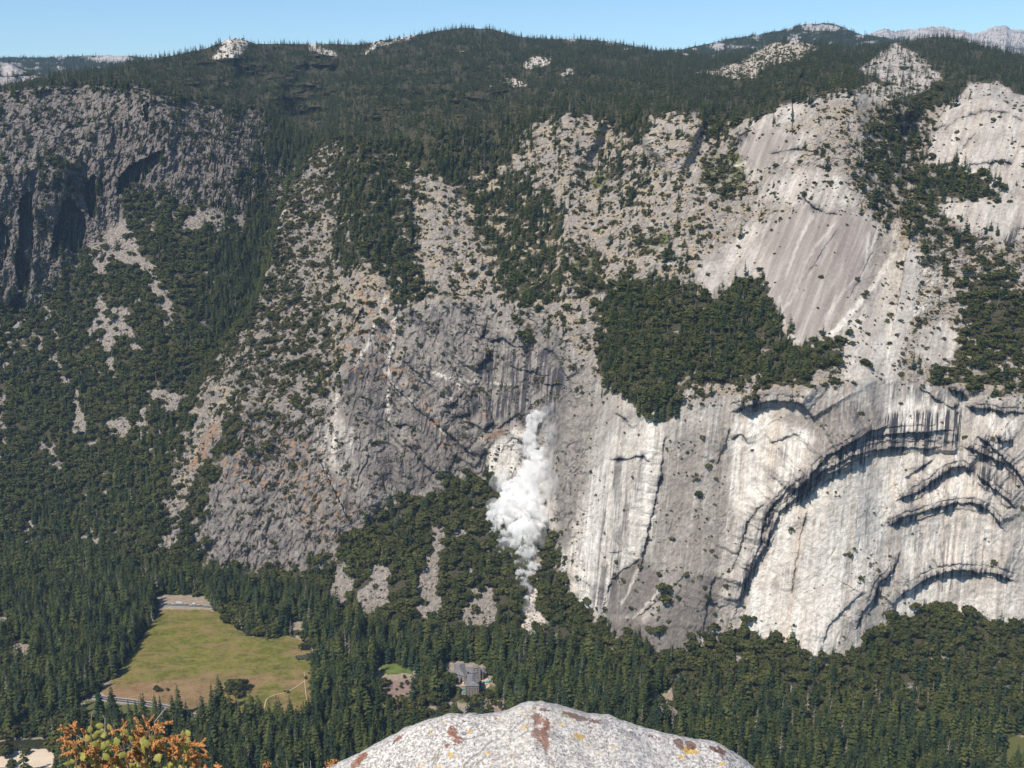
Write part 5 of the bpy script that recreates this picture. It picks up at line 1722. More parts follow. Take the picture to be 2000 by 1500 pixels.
def wing(corner_px, eave, ridge, zr, axis=0, overhang=1.2, windows=True):
    """gabled wing over four roof corners seen at eave height (photo order: far left, far right, near right, near left)"""
    c = [gxy(x, y, eave) for x, y in corner_px]
    inn = sum(c, Vector((0, 0))) / 4
    w_ = [p + (inn - p).normalized() * overhang for p in c]
    mb = MB()
    mb.add([(p.x, p.y, 0) for p in w_] + [(p.x, p.y, eave) for p in w_], [(0, 1, 5, 4), (1, 2, 6, 5), (2, 3, 7, 6), (3, 0, 4, 7), (4, 5, 6, 7)])
    wl = mb.build('wing', M_stone, lodge)
    if axis == 0:
        m0, m1 = (c[0] + c[3]) / 2, (c[1] + c[2]) / 2
        tri = [(0, 1, 5, 4), (2, 3, 4, 5), (3, 0, 4), (1, 2, 5)]
    else:
        m0, m1 = (c[0] + c[1]) / 2, (c[3] + c[2]) / 2
        tri = [(0, 4, 5, 3), (1, 2, 5, 4), (0, 1, 4), (2, 3, 5)]
    hip = .22
    a, b = m0.lerp(m1, hip), m1.lerp(m0, hip)
    rb = MB()
    e = eave + .05
    rb.add([(p.x, p.y, e) for p in c] + [(a.x, a.y, ridge), (b.x, b.y, ridge)] + [(p.x, p.y, e - .5) for p in c], tri + [(6, 7, 1, 0), (7, 8, 2, 1), (8, 9, 3, 2), (9, 6, 0, 3), (9, 8, 7, 6)])
    rb.build('roof', M_shake, wl)
    if windows:
        for i in (1, 2):
            p, q = w_[i], w_[(i + 1) % 4]
            d = (q - p)
            L = d.length
            d.normalize()
            nr = Vector((d.y, -d.x))
            if nr.dot(p - inn) < 0:
                nr = -nr
            wm = MB()
            for s in range(int(eave // 3.6)):
                k = max(2, int(L // 4.5))
                for j in range(k):
                    u = p + d * (L * (j + .5) / k) + nr * .05
                    wm.box((u.x, u.y, 1.2 + 3.6 * s), (1.6, .25, 1.9), math.atan2(d.y, d.x))
            wm.build('window', M_glass, wl)
    return wl


wing([(886, 1296), (909, 1296), (910, 1322), (889, 1316)], 15, 20, 0, 1)
wing([(868, 1311), (874, 1307), (904, 1319), (899, 1328)], 10, 15, 0, 1)
wing([(908, 1303), (938, 1304), (945, 1312), (912, 1315)], 17, 22, 0, 0)
wing([(923, 1300), (936, 1300), (936, 1305), (923, 1305)], 25, 27, 0, 0)
wing([(913, 1316), (934, 1316), (936, 1340), (908, 1340)], 25, 31, 0, 1)
wing([(916, 1340), (930, 1340), (929, 1347), (917, 1347)], 13, 16, 0, 0)
wing([(900, 1339), (913, 1340), (912, 1347), (901, 1346)], 7, 9, 0, 0)
wing([(936, 1330), (941, 1330), (945, 1346), (935, 1347)], 8, 11, 0, 1)
wing([(937, 1306), (946, 1303), (951, 1314), (943, 1318)], 8, 11, 0, 1)
for px, py, h in ((932, 1331, 33), (911, 1312, 25), (937, 1310, 24), (897, 1303, 22)):
    g = gxy(px, py, h - 4)
    MB().box((g.x, g.y, 0), (2.6, 2.2, h)).build('chimney', M_stone, lodge)
g = gxy(907.5, 1351, 3.5)
MB().box((g.x, g.y, 3.3), (9.5, 4.5, .5), 0, .9).build('awning', M_turq, lodge)
for k, px in enumerate((918, 924, 929.5)):
    a, b = gxy(px, 1352), gxy(px + .4, 1366)
    MB().tube([(a.x, a.y, .3), (b.x, b.y, .3)], [.9, .9], 4).build('terrace_wall', M_cream, lodge)
flat_poly('terrace', [(903, 1311), (914, 1309), (913, 1352), (930, 1352), (936, 1346), (940, 1316), (950, 1312), (957, 1340), (940, 1352), (928, 1367), (916, 1367), (905, 1354), (899, 1340)], .4, M_pat, 'tan paved terrace around the grey lodge', 'terrace')


def umbrella(px, py, mat, label):
    p = at_z(px, py, .45)
    o = empty('patio_umbrella', p)
    tag(o, label, 'umbrella', 'patio umbrellas by the lodge')
    n = 8
    mb = MB()
    mb.add([(0, 0, 3.4)] + [(2.0 * math.cos(6.283 * k / n), 2.0 * math.sin(6.283 * k / n), 2.5) for k in range(n)], [(0, k + 1, (k + 1) % n + 1) for k in range(n)])
    mb.build('canopy', mat, o)
    MB().tube([(0, 0, 0), (0, 0, 3.3)], [.06, .05], 6).build('pole', M_timber, o)


ULAB = ['leftmost', 'second', 'third', 'fourth', 'fifth', 'rightmost']
for i, (px, py) in enumerate(((942.5, 1337), (945, 1334.5), (948, 1335), (950.5, 1333), (953.5, 1333.5), (956, 1331.5))):
    umbrella(px, py, M_turq, '%s of the turquoise umbrellas right of the lodge' % ULAB[i])
for i, (px, py) in enumerate(((905, 1336), (904, 1321), (944, 1339.5), (949, 1338))):
    umbrella(px, py, M_cream, ['cream umbrella on the near left terrace of the lodge', 'cream umbrella on the far left terrace of the lodge', 'cream umbrella just below the turquoise ones by the lodge', 'cream umbrella below the middle turquoise ones'][i])


def hut(px, py, L, Wd, h, rz, label, roofm=None):
    o = empty('cabin', at_z(px, py), rz)
    tag(o, label, 'building')
    wl = MB().box((0, 0, 0), (L, Wd, h)).build('wall', M_timber, o)
    rb = MB()
    a, b = L / 2 + .8, Wd / 2 + .8
    rb.add([(-a, -b, h), (a, -b, h), (a, b, h), (-a, b, h), (-a * .85, 0, h + Wd * .28), (a * .85, 0, h + Wd * .28)], [(0, 1, 5, 4), (2, 3, 4, 5), (3, 0, 4), (1, 2, 5), (3, 2, 1, 0)])
    rb.build('roof', roofm or M_shake, o)
    wm = MB()
    for k in range(int(L // 4)):
        wm.box((-L / 2 + 2 + 4 * k, -Wd / 2 - .05, 1), (1.4, .12, 1.4))
    wm.build('window', M_glass, wl)
    dm = MB().box((L * .3, -Wd / 2 - .06, 0), (1.1, .12, 2.1)).build('door', M_stone, wl)


M_tinroof = simple('pale_metal_roof', (.50, .50, .52), .12, .3, .6)
hut(5, 1220, 34, 16, 7, .35, 'long grey roofed building half hidden by trees at the left edge')
hut(12, 1228, 14, 9, 4, .3, 'small grey roofed annex below the long building at the left edge')
hut(101, 1097, 12, 8, 5, .6, 'small pale roofed building among trees on the lower left slope', M_tinroof)
hut(40, 1072, 12, 8, 4, .2, 'tiny pale roofed building at the wooded foot of the left slope', M_tinroof)
hut(2, 1336, 22, 10, 5, .9, 'pale roofed building at the left edge beside the forest road', M_tinroof)

# ---------------------------------------------------------------- single trees the eye picks out
SINGLES = [(222, 1408, 64, 'broad dark conifer standing just beyond the curving road'), (196, 1396, 50, 'conifer left of the broad one beside the curving road'),
           (266, 1396, 27, 'small conical conifer on the grass below the curving road'), (304, 1398, 38, 'slim conifer left of the pair in front of the curving road'),
           (315, 1403, 40, 'conifer right of the slim one in front of the curving road'), (350, 1400, 58, 'tall conifer in front of the right part of the curving road'),
           (340, 1414, 50, 'conifer just left of the tall one by the curving road'), (366, 1420, 46, 'conifer at the right end of the curving road'), (416, 1400, 60, 'tall conifer left of the heart shaped grove'),
           (430, 1392, 66, 'tallest slim conifer touching the heart shaped grove'), (399, 1424, 56, 'conifer below the tall pair near the grove'), (450, 1425, 48, 'conifer below the heart shaped grove'),
           (481, 1424, 54, 'pointed conifer in front of the tan meadow patch'), (465, 1428, 40, 'small conifer left of the pointed one at the meadow edge'), (528, 1430, 49, 'dark conifer at the near edge of the meadow'), (560, 1434, 40, 'shorter conifer at the near right of the meadow'),
           (591, 1432, 52, 'tall conifer near the right corner of the meadow'), (579, 1436, 48, 'conifer left of the tall one near the right corner of the meadow'), (240, 1415, 30, 'small conifer right of the broad one by the road'), (212, 1420, 24, 'small dark conifer below the broad one by the road')]
for i, (px, py, h, lb) in enumerate(SINGLES):
    pos = at_z(px, py)
    D = (pos - Vector((0, 0, EYE))).length
    plant('conifer_tree', pos, h * D / F / .86, random.uniform(1.1, 1.45) if i < 3 else random.uniform(.95, 1.2), con_parts[i % 6], lb, 'conifer')
GROVE = [(450, 1352, 26, 'left tree of the heart shaped grove in the meadow'), (468, 1350, 27, 'right tree of the heart shaped grove in the meadow'), (457, 1359, 23, 'middle tree of the heart shaped grove in the meadow'),
         (464, 1362, 18, 'lowest tree of the heart shaped grove in the meadow'), (305, 1350, 12, 'small oak alone on the tan part of the meadow'), (312, 1350, 8, 'little bushy tree beside the lone oak on the tan meadow'), (327, 1349, 6, 'tiny dark tree right of the lone oak on the meadow'),
         (556, 1352, 4, 'left of two dark bushes on the right of the meadow'), (563, 1353, 5, 'right of two dark bushes on the right of the meadow'), (592, 1270, 16, 'slim dark tree beside the path at the right end of the meadow'),
         (597, 1326, 6, 'small bush on the bare patch near the right edge of the meadow'), (603, 1316, 4, 'tiny bush on the bare patch near the forest'), (437, 1205, 10, 'round bush at the upper right corner of the meadow')]
for i, (px, py, h, lb) in enumerate(GROVE):
    plant('oak_tree', at_z(px, py), h, 1.25, oak_parts[i % 7], lb, 'tree')
for px, py, h, lb in ((585, 1287, 7, 'left of the two grey green willow thickets by the meadow path'), (600, 1286, 9, 'right of the two grey green willow thickets by the meadow path')):
    plant('willow_thicket', at_z(px, py), h, 2.3, (oak_parts[2][0],), lb, 'willow', None, M_willow)
for k in range(22):
    a = random.random() * 6.28
    rr = math.sqrt(random.random())
    px, py = 782 + 34 * rr * math.cos(a), 1350 + 28 * rr * math.sin(a)
    plant('oak_tree', at_z(px, py), random.uniform(4, 9), 1.1, oak_parts[k % 7], 'small young tree dotted over the purple clearing left of the lodge', 'tree', 'young trees in the purple clearing')
for i, (px, py, h, lb) in enumerate(((909, 1370, 14, 'round tree in front of the turquoise awning'), (938, 1363, 15, 'round tree at the near right corner of the lodge'), (893, 1353, 13, 'broad tree against the left side of the lodge'), (884, 1347, 11, 'tree left of the broad one beside the lodge'),
                                     (924, 1382, 11, 'low bushy tree in the dry ground below the lodge'), (750, 1340, 18, 'dark tree on the left edge of the purple clearing'), (808, 1372, 16, 'dark round tree at the near edge of the purple clearing'), (1291, 1372, 14, 'dark round tree in the middle of the tan clearing'))):
    plant('oak_tree', at_z(px, py), h, 1.2, oak_parts[i % 7], lb, 'tree')
# ---------------------------------------------------------------- speckled boulder at the viewer's feet
def boulder_material():
    t = NT('speckled_granite')
    tc = t.n('ShaderNodeTexCoord')
    o = tc.outputs['Object']
    vor = t.n('ShaderNodeTexVoronoi', feature='F1')
    t.set(vor.inputs['Vector'], o)
    vor.inputs['Scale'].default_value = 150
    cellc = t.n('ShaderNodeSeparateColor', i_0=vor.outputs['Color']).outputs[0]
    n1 = t.noise(o, 88, 5, .75)
    n2 = t.noise(o, 5, 5, .6)
    n3 = t.noise(o, 26, 4, .65)
    n4 = t.noise(o, 11, 5, .62, .8)
    c = t.ramp(n1, [(.32, (.13, .12, .115)), (.41, (.27, .25, .235)), (.48, (.52, .485, .45)), (.55, (.72, .685, .64)), (.75, (.82, .785, .735))])
    c = t.mix(t.math('MULTIPLY', t.maprange(cellc, .80, .90), .75), c, (.22, .21, .21))
    c = t.mix(t.math('MULTIPLY', t.maprange(n2, .40, .62), .35), c, (.38, .36, .36))
    c = t.mix(t.math('MULTIPLY', t.maprange(n3, .60, .68), t.maprange(n2, .42, .56)), c, t.ramp(n1, [(.3, (.50, .30, .05)), (.7, (.66, .42, .08))]))
    # crusts of lichen where they sit on the stone: position, half sizes, colour
    for (x, y, rx, ry, cc, th) in LICHEN:
        mp = t.n('ShaderNodeVectorMath', operation='SUBTRACT')
        t.set(mp.inputs[0], o)
        mp.inputs[1].default_value = (x, y, 0)
        sc = t.scalevec(mp.outputs[0], (1 / rx, 1 / ry, 0))
        ln = t.n('ShaderNodeVectorMath', operation='LENGTH')
        t.set(ln.inputs[0], sc)
        d = t.math('ADD', ln.outputs['Value'], t.math('MULTIPLY', t.math('SUBTRACT', n4, .5), 4.2))
        d = t.math('ADD', d, t.math('MULTIPLY', t.math('SUBTRACT', n1, .5), 1.8))
        c = t.mix(t.math('MULTIPLY', t.maprange(d, .95, .60), .85), c, t.mix(t.maprange(n1, .35, .7), tuple(v * .6 for v in cc), tuple(min(1, v * 1.25) for v in cc)))
    vein = t.noise(o, 3.2, 5, .6, 1.4)
    vein = t.math('ABSOLUTE', t.math('SUBTRACT', vein, .5))
    c = t.mix(t.math('MULTIPLY', t.maprange(vein, .010, .002), .7), c, (.13, .12, .115))
    pit = t.maprange(t.noise(o, 48, 3, .6), .36, .28)
    c = t.mix(t.math('MULTIPLY', pit, .6), c, (.20, .185, .175))
    wash = t.noise(t.scalevec(o, (2.2, 1.0, 1)), 1.0, 5, .65)
    c = t.mix(t.math('MULTIPLY', t.maprange(wash, .44, .66), .5), c, t.mix(.45, c, (.36, .325, .285)))
    h = t.math('ADD', t.math('MULTIPLY', n1, .5), t.math('MULTIPLY', n3, 1.1))
    h = t.math('SUBTRACT', h, t.math('MULTIPLY', pit, .8))
    t.bsdf(c, .85, .2, h, .008, .9)
    return t.m


CREST = [(560, 1560), (620, 1516), (660, 1494), (700, 1478), (740, 1458), (790, 1430), (830, 1415), (870, 1404), (905, 1400), (945, 1402), (980, 1399), (1005, 1386), (1030, 1377), (1055, 1379), (1080, 1384),
         (1120, 1394), (1150, 1403), (1200, 1409), (1240, 1422), (1290, 1437), (1340, 1446), (1400, 1456), (1425, 1468), (1450, 1484), (1475, 1503), (1520, 1545), (1580, 1600)]
YB0 = 3.6
cx = np.linspace(560, 1580, 260)
cr_ = np.array(CREST, float)
cy = np.interp(cx, cr_[:, 0], cr_[:, 1])
k5 = np.ones(5) / 5
cy = np.convolve(np.pad(cy, 2, mode='edge'), k5, 'valid')
cy += 1.6 * fbm(cx / 22, cx * 0 + 3, 3, 301) + .9 * gn(cx / 6, cx * 0, 305)
bx, bz = ray(cx, cy)
crX, crZ = bx * YB0, EYE + bz * YB0
LOC = Vector((0.1, 2.6, float(crZ.min()) - .2))
# section: behind the crest it drops to the cliff, before it the top slopes gently toward the viewer
sec = np.concatenate([np.linspace(-1, -.02, 26), np.linspace(0, 1, 150)])
rowsV = []
edgef = np.clip(1 - np.abs(np.linspace(-1, 1, len(cx)))**3, 0, 1)
for s in sec:
    if s < 0:
        yy = YB0 + .9 * (-s)**.8
        zz = crZ - 2.2 * (-s)**1.7 - .25 * (-s)
        xx = crX * (1 + .05 * -s)
    else:
        yy = YB0 - 2.1 * s
        zz = crZ - .10 * s**.55 * (crZ - crZ.min()) - .62 * s - .25 * s * s + .03 * (1 - np.exp(-s * 14))
        xx = crX * (1 + .25 * s)
    rowsV.append(np.stack([xx, np.full_like(xx, yy), zz], -1))
BV = np.array(rowsV)
dent = .016 * ridged(BV[..., 0] * 2.2 + 3, BV[..., 1] * 2.6, 3, 330) + .008 * fbm(BV[..., 0] * 11, BV[..., 1] * 11, 3, 335) + .020 * fbm(BV[..., 0] * 4, BV[..., 1] * 4, 4, 311) + .006 * fbm(BV[..., 0] * 22, BV[..., 1] * 22, 3, 315) + .0025 * gn(BV[..., 0] * 90, BV[..., 1] * 90, 318)
fade = np.clip(np.abs(np.linspace(0, 1, 1)), 0, 1)
dent -= dent.mean() + .004
BV[..., 2] += dent * np.clip(np.abs(sec) * 6, 0.03, 1)[:, None]
n_s, n_c = BV.shape[:2]
skirt = BV[-1:].copy()
skirt[..., 2] -= 1.2
skirt2 = BV[:1].copy()
skirt2[..., 2] -= 4.0
BV = np.concatenate([skirt2, BV, skirt])
n_s += 2
bi = np.arange(n_s * n_c).reshape(n_s, n_c)
bf = np.stack([bi[:-1, :-1], bi[1:, :-1], bi[1:, 1:], bi[:-1, 1:]], -1).reshape(-1, 4)


def on_boulder(px, py):
    """the point of the stone's top seen there, in its own coordinates"""
    best, bp = 1e9, None
    P = BV[28:-1].reshape(-1, 3)
    dx, dz = ray(px, py)
    e = np.abs(P[:, 0] / P[:, 1] - dx) + np.abs((P[:, 2] - EYE) / P[:, 1] - dz)
    p = P[np.argmin(e)]
    return p[0] - LOC.x, p[1] - LOC.y


RUSTC, YEL, MAROON, OLIVE, GREYL = (.24, .085, .045), (.60, .36, .04), (.13, .055, .045), (.24, .20, .11), (.33, .33, .35)
LICHEN = []
for px, py, rx, ry, cc in ((1050, 1403, .030, .03, RUSTC), (1068, 1408, .022, .02, RUSTC), (1048, 1432, .034, .035, RUSTC), (1064, 1446, .02, .06, RUSTC), (885, 1434, .03, .03, RUSTC), (892, 1446, .035, .025, RUSTC), (872, 1455, .02, .02, RUSTC),
                           (777, 1437, .02, .012, RUSTC), (706, 1478, .02, .02, RUSTC), (1040, 1390, .010, .012, YEL), (916, 1432, .016, .016, YEL), (1130, 1440, .03, .014, YEL), (1350, 1466, .045, .014, YEL), (1330, 1480, .014, .012, YEL), (880, 1472, .01, .012, YEL),
                           (840, 1430, .01, .008, YEL), (1105, 1398, .05, .014, OLIVE), (1120, 1402, .05, .016, MAROON), (1155, 1420, .022, .02, MAROON), (1165, 1412, .04, .012, MAROON), (1185, 1420, .03, .03, GREYL), (1230, 1432, .06, .02, GREYL), (1215, 1424, .02, .012, GREYL),
                           (1265, 1436, .05, .012, MAROON), (1350, 1452, .02, .016, MAROON), (1410, 1465, .03, .025, MAROON), (1395, 1458, .02, .02, MAROON), (1060, 1379, .05, .010, MAROON), (1325, 1455, .02, .02, MAROON), (940, 1436, .04, .008, OLIVE), (700, 1486, .03, .02, RUSTC)):
    x, y = on_boulder(px, py)
    LICHEN.append((x, y, rx * .85, ry * 1.25, cc, 0))
bme = mesh_np('boulder', BV.reshape(-1, 3) - np.array(LOC), bf, True)
boulder = link('boulder', bme, None, (boulder_material(),))
boulder.location = LOC
tag(boulder, 'speckled white granite boulder with rust and yellow lichen at the near edge', 'boulder')

# ---------------------------------------------------------------- flowering shrub beside it
YS = 3.0
M_seed = NT('dry_seed_heads')
_oi = M_seed.n('ShaderNodeNewGeometry').outputs['Random Per Island']
M_seed.bsdf(M_seed.ramp(_oi, [(.1, (.29, .125, .045)), (.5, (.46, .205, .075)), (.9, (.61, .31, .12))]), .8, .15)
M_seed = M_seed.m
M_leaf = NT('autumn_leaves')
_oi = M_leaf.n('ShaderNodeNewGeometry').outputs['Random Per Island']
_c = M_leaf.ramp(_oi, [(.05, (.12, .13, .030)), (.4, (.25, .25, .055)), (.72, (.42, .38, .10)), (.92, (.62, .42, .04))])
_b = M_leaf.bsdf(_c, .55, .3)
_t = M_leaf.n('ShaderNodeBsdfTranslucent')
M_leaf.set(_t.inputs['Color'], _c)
_m = M_leaf.n('ShaderNodeMixShader')
_m.inputs[0].default_value = .3
M_leaf.t.links.new(_b.outputs[0], _m.inputs[1])
M_leaf.t.links.new(_t.outputs[0], _m.inputs[2])
M_leaf.t.links.new(_m.outputs[0], M_leaf.out.inputs['Surface'])
M_leaf = M_leaf.m
M_twig = simple('pale_twigs', (.42, .36, .31), .25, 30, .8)
M_stem = simple('brown_stems', (.19, .12, .075), .25, 30, .8)

ROOT = at(255, 1760, YS)
bush = empty('flowering_shrub', ROOT)
tag(bush, 'shrub with orange brown seed clusters and yellow green leaves at the near left', 'shrub')
ico = bmesh.new()
bmesh.ops.create_icosphere(ico, subdivisions=1, radius=1)
IV = [v.co.copy() for v in ico.verts]
IF = [tuple(v.index for v in f.verts) for f in ico.faces]
ico.free()
PXM = YS / F * 1.05          # metres per photo pixel there


def loc(px, py, dY=0.0):
    return at(px, py, YS + dY) - ROOT


# seed plumes: base and tip in the photo, thickness
PLUMES = [((150, 1437), (118, 1417), 9), ((147, 1425), (142, 1416), 7), ((135, 1440), (111, 1447), 7), ((160, 1452), (124, 1448), 9), ((150, 1465), (118, 1476), 8), ((172, 1452), (160, 1424), 7), ((222, 1432), (217, 1424), 5), ((238, 1428), (247, 1410), 7),
          ((270, 1412), (265, 1401), 5), ((285, 1432), (258, 1428), 9), ((290, 1425), (286, 1406), 10), ((300, 1424), (328, 1410), 11), ((305, 1430), (316, 1420), 8), ((318, 1445), (352, 1436), 11), ((345, 1452), (372, 1444), 11), ((352, 1450), (400, 1456), 12),
          ((372, 1466), (400, 1480), 9), ((262, 1455), (285, 1445), 10), ((250, 1475), (268, 1468), 9), ((210, 1500), (198, 1488), 10), ((235, 1496), (226, 1480), 10), ((180, 1485), (190, 1475), 8), ((165, 1498), (158, 1494), 6), ((290, 1500), (275, 1488), 9), ((330, 1480), (342, 1470), 9),
          ((315, 1470), (330, 1462), 8), ((250, 1447), (240, 1440), 7), ((196, 1465), (185, 1458), 6), ((382, 1502), (378, 1494), 8), ((428, 1500), (424, 1492), 5), ((402, 1500), (400, 1496), 5), ((230, 1464), (224, 1457), 8), ((275, 1440), (268, 1434), 7), ((300, 1462), (296, 1452), 7)]
for k in range(16):
    x, y = 128 + 17 * k + random.uniform(-6, 6), random.uniform(1458, 1502)
    PLUMES.append(((x, y), (x + random.uniform(-16, 16), y - random.uniform(8, 18)), random.uniform(7, 10)))
for i, ((x0, y0), (x1, y1), th) in enumerate(PLUMES):
    th *= 1.2
    a, b = loc(x0, y0, random.uniform(-.10, .12)), None
    b = loc(x1, y1, random.uniform(-.10, .12))
    mb = MB()
    L = (b - a).length
    ax = (b - a).normalized()
    spikes = [(a, b, 1.0)]
    for q in range(6):
        t = random.uniform(.15, .9)
        sd_ = Vector((random.gauss(0, 1), random.gauss(0, 1), random.gauss(0, 1))).normalized()
        st_ = a.lerp(b, t)
        spikes.append((st_, st_ + (ax * .55 + sd_).normalized() * th * PXM * random.uniform(.9, 1.9), .6))
    for (p0, p1, kf) in spikes:
        n = int((20 + 55 * (p1 - p0).length / (24 * PXM)) * (1 if kf == 1 else .75))
        for k in range(n):
            t = random.random()
            r = th * .46 * kf * PXM * (1 - .6 * t) * math.sqrt(random.random())
            d = Vector((random.gauss(0, 1), random.gauss(0, 1), random.gauss(0, 1))).normalized() * r
            p = p0.lerp(p1, t) + d
            s = PXM * random.uniform(1.0, 1.9)
            mb.add([p + v * s * random.uniform(.75, 1.2) for v in IV], IF)
    mb.build('seed_cluster', M_seed, bush)
# stems and twigs
forks = [loc(225, 1560), loc(275, 1550), loc(330, 1560), loc(180, 1560)]
base = Vector((0, 0, 0))
for fk in forks:
    MB().tube([base, base.lerp(fk, .5) + Vector((random.uniform(-.02, .02), 0, 0)), fk], [4 * PXM, 3.2 * PXM, 2.6 * PXM], 6).build('stem', M_stem, bush)
for i, ((x0, y0), (x1, y1), th) in enumerate(PLUMES):
    fk = min(forks, key=lambda f: (f - loc(x0, y0)).length)
    p = loc(x0, y0)
    mid = fk.lerp(p, .55) + Vector((random.uniform(-.02, .02), random.uniform(-.05, .05), 0))
    MB().tube([fk, mid, p, loc(x1, y1)], [2.2 * PXM, 1.5 * PXM, 1.0 * PXM, .6 * PXM], 5).build('twig', M_stem, bush)
for (x0, y0), (x1, y1), w_ in (((258, 1458), (247, 1424), 1.5), ((292, 1450), (291, 1428), 2.0), ((302, 1410), (324, 1382), 1.1), ((178, 1406), (180, 1390), .7), ((205, 1405), (200, 1396), .8), ((168, 1448), (150, 1436), 1.0), ((245, 1505), (262, 1482), 1.5), ((390, 1500), (392, 1482), .9), ((225, 1470), (252, 1460), .8), ((178, 1430), (178, 1408), .8)):
    MB().tube([loc(x0, y0 + 30), loc(x0, y0), loc(x1, y1)], [w_ * PXM * 1.1, w_ * PXM, w_ * PXM * .7], 5).build('bare_twig', M_twig, bush)
# leaves: cupped, toothed ovals
LV = [(150, 1500, 11), (230, 1502, 12), (270, 1506, 13), (370, 1505, 11), (160, 1478, 11), (345, 1488, 11), (388, 1492, 9), (140, 1488, 9), (182, 1414, 11), (196, 1418, 9), (200, 1430, 11), (188, 1436, 8), (176, 1424, 8), (240, 1436, 12), (228, 1446, 12), (244, 1430, 8), (280, 1447, 11), (306, 1462, 14), (300, 1470, 12), (347, 1460, 12), (366, 1466, 13), (312, 1442, 11), (288, 1455, 10), (256, 1470, 11), (278, 1470, 12), (310, 1488, 12), (210, 1452, 9),
      (200, 1456, 10), (178, 1484, 11), (192, 1494, 10), (165, 1462, 9), (148, 1462, 8), (222, 1486, 10), (246, 1490, 10), (268, 1492, 10), (336, 1490, 11), (362, 1482, 9), (358, 1434, 9), (366, 1431, 8), (290, 1454, 9), (170, 1440, 9), (214, 1470, 9), (232, 1478, 8), (320, 1500, 12), (350, 1500, 10), (132, 1458, 7), (156, 1446, 8), (186, 1452, 9),
      (298, 1442, 9), (270, 1480, 11), (206, 1478, 10), (284, 1500, 12), (258, 1502, 11), (236, 1510, 12), (308, 1510, 12), (180, 1508, 11), (208, 1512, 12), (340, 1515, 12)]
for x, y, s in LV + [(x + random.uniform(-18, 18), y + random.uniform(2, 18), s * .9) for x, y, s in LV[:46]]:
    c = loc(x, y, random.uniform(-.12, .14))
    u = Vector((random.uniform(-1, 1), random.uniform(-.6, .6), random.uniform(-.3, 1))).normalized()
    v = u.cross(Vector((random.uniform(-.5, .5), -1, random.uniform(.1, .9)))).normalized()
    n_ = u.cross(v)
    s *= PXM * 1.4
    vs, fs = [], []
    for k in range(7):
        t = k / 6
        w_ = math.sin(math.pi * min(1, t * 1.05 + .04))**.8 * .52 * (1 - .18 * (k % 2))
        for q in (-1, 0, 1):
            vs.append(c + u * s * (t - .5) * 1.5 + v * s * w_ * q + n_ * s * (.16 * abs(q) + .22 * (t - .5)**2))
    for k in range(6):
        for q in range(2):
            b = k * 3 + q
            fs.append((b, b + 1, b + 4, b + 3))
    MB().add(vs, fs).build('leaf', M_leaf, bush, True)
# a small sprig at the foot of the boulder
sp = empty('dry_sprig', at(560, 1620, YS))
tag(sp, 'few dry stalks with small orange heads left of the boulder', 'plant')
SR = at(560, 1620, YS)
for x0, y0, x1, y1, hd in ((540, 1530, 522, 1493, 1), (600, 1530, 592, 1489, 0), (610, 1530, 606, 1486, 0), (625, 1540, 644, 1494, 1), (560, 1540, 560, 1484, 0), (640, 1540, 652, 1488, 1)):
    a, b = at(x0, y0 + 60, YS) - SR, at(x1, y1, YS) - SR
    st = MB().tube([a, a.lerp(b, .6) + Vector((.004, 0, 0)), b], [1.0 * PXM, .8 * PXM, .5 * PXM], 5).build('stalk', M_twig, sp)
    if hd:
        mb = MB()
        for k in range(34):
            p = b + Vector((random.gauss(0, 1), random.gauss(0, 1), random.gauss(0, .8))) * 4.5 * PXM
            mb.add([p + v * PXM * random.uniform(1.0, 1.9) for v in IV], IF)
        mb.build('seed_head', M_seed, st)
# ---------------------------------------------------------------- rockfall dust
def land_at(px, py):
    c = int(np.argmin(np.abs(cols_px - px)))
    r_ = int(np.argmin(np.abs(PYg[:, c] - py)))
    return float(Yg2[r_, c])


def sphere_pts(sub):
    b = bmesh.new()
    bmesh.ops.create_icosphere(b, subdivisions=sub, radius=1)
    v = np.array([tuple(x.co) for x in b.verts])
    f = np.array([[q.index for q in p.verts] for p in b.faces])
    b.free()
    return v, f


SV, SF = sphere_pts(2)


def billows(name, lumps, kids, voxel, out=.35, seed=1, ksz=(.22, .5), depth=2):
    """a closed skin round puffs on puffs on puffs, welded by a voxel remesh"""
    r = np.random.default_rng(seed)
    vs, fs, n = [], [], 0

    def puff(c, rad, lvl):
        nonlocal n
        q = r.uniform(.75, 1.25, 3)
        v = SV * rad * q * (1 + .34 * fbm(SV[:, 0] * 1.5 + c[0], SV[:, 1] * 1.5 + SV[:, 2] * 1.3 + c[2], 2, seed)[:, None]) + c
        vs.append(v)
        fs.append(SF + n)
        n += len(v)
        if lvl:
            for _ in range(int(kids * r.uniform(.5, 1.3)) if lvl == depth else kids // 2):
                d = r.normal(0, 1, 3)
                d[1] = -abs(d[1])
                d /= np.linalg.norm(d)
                puff(c + d * rad * r.uniform(.7, 1.1), rad * r.uniform(*ksz), lvl - 1)
    for px, py, rp in lumps:
        px, py = px + r.normal(0, 2), py + r.normal(0, 2)
        Y = land_at(px, py)
        k = rp * Y / F * r.uniform(.8, 1.15)
        puff(np.array(at(px, py, Y - out * k - 4)), k, depth)
    me = mesh_np(name, np.concatenate(vs), np.concatenate(fs), True)
    o = link(name, me)
    m = o.modifiers.new('weld', 'REMESH')
    m.mode = 'VOXEL'
    m.voxel_size = voxel
    m.use_smooth_shade = True
    return o


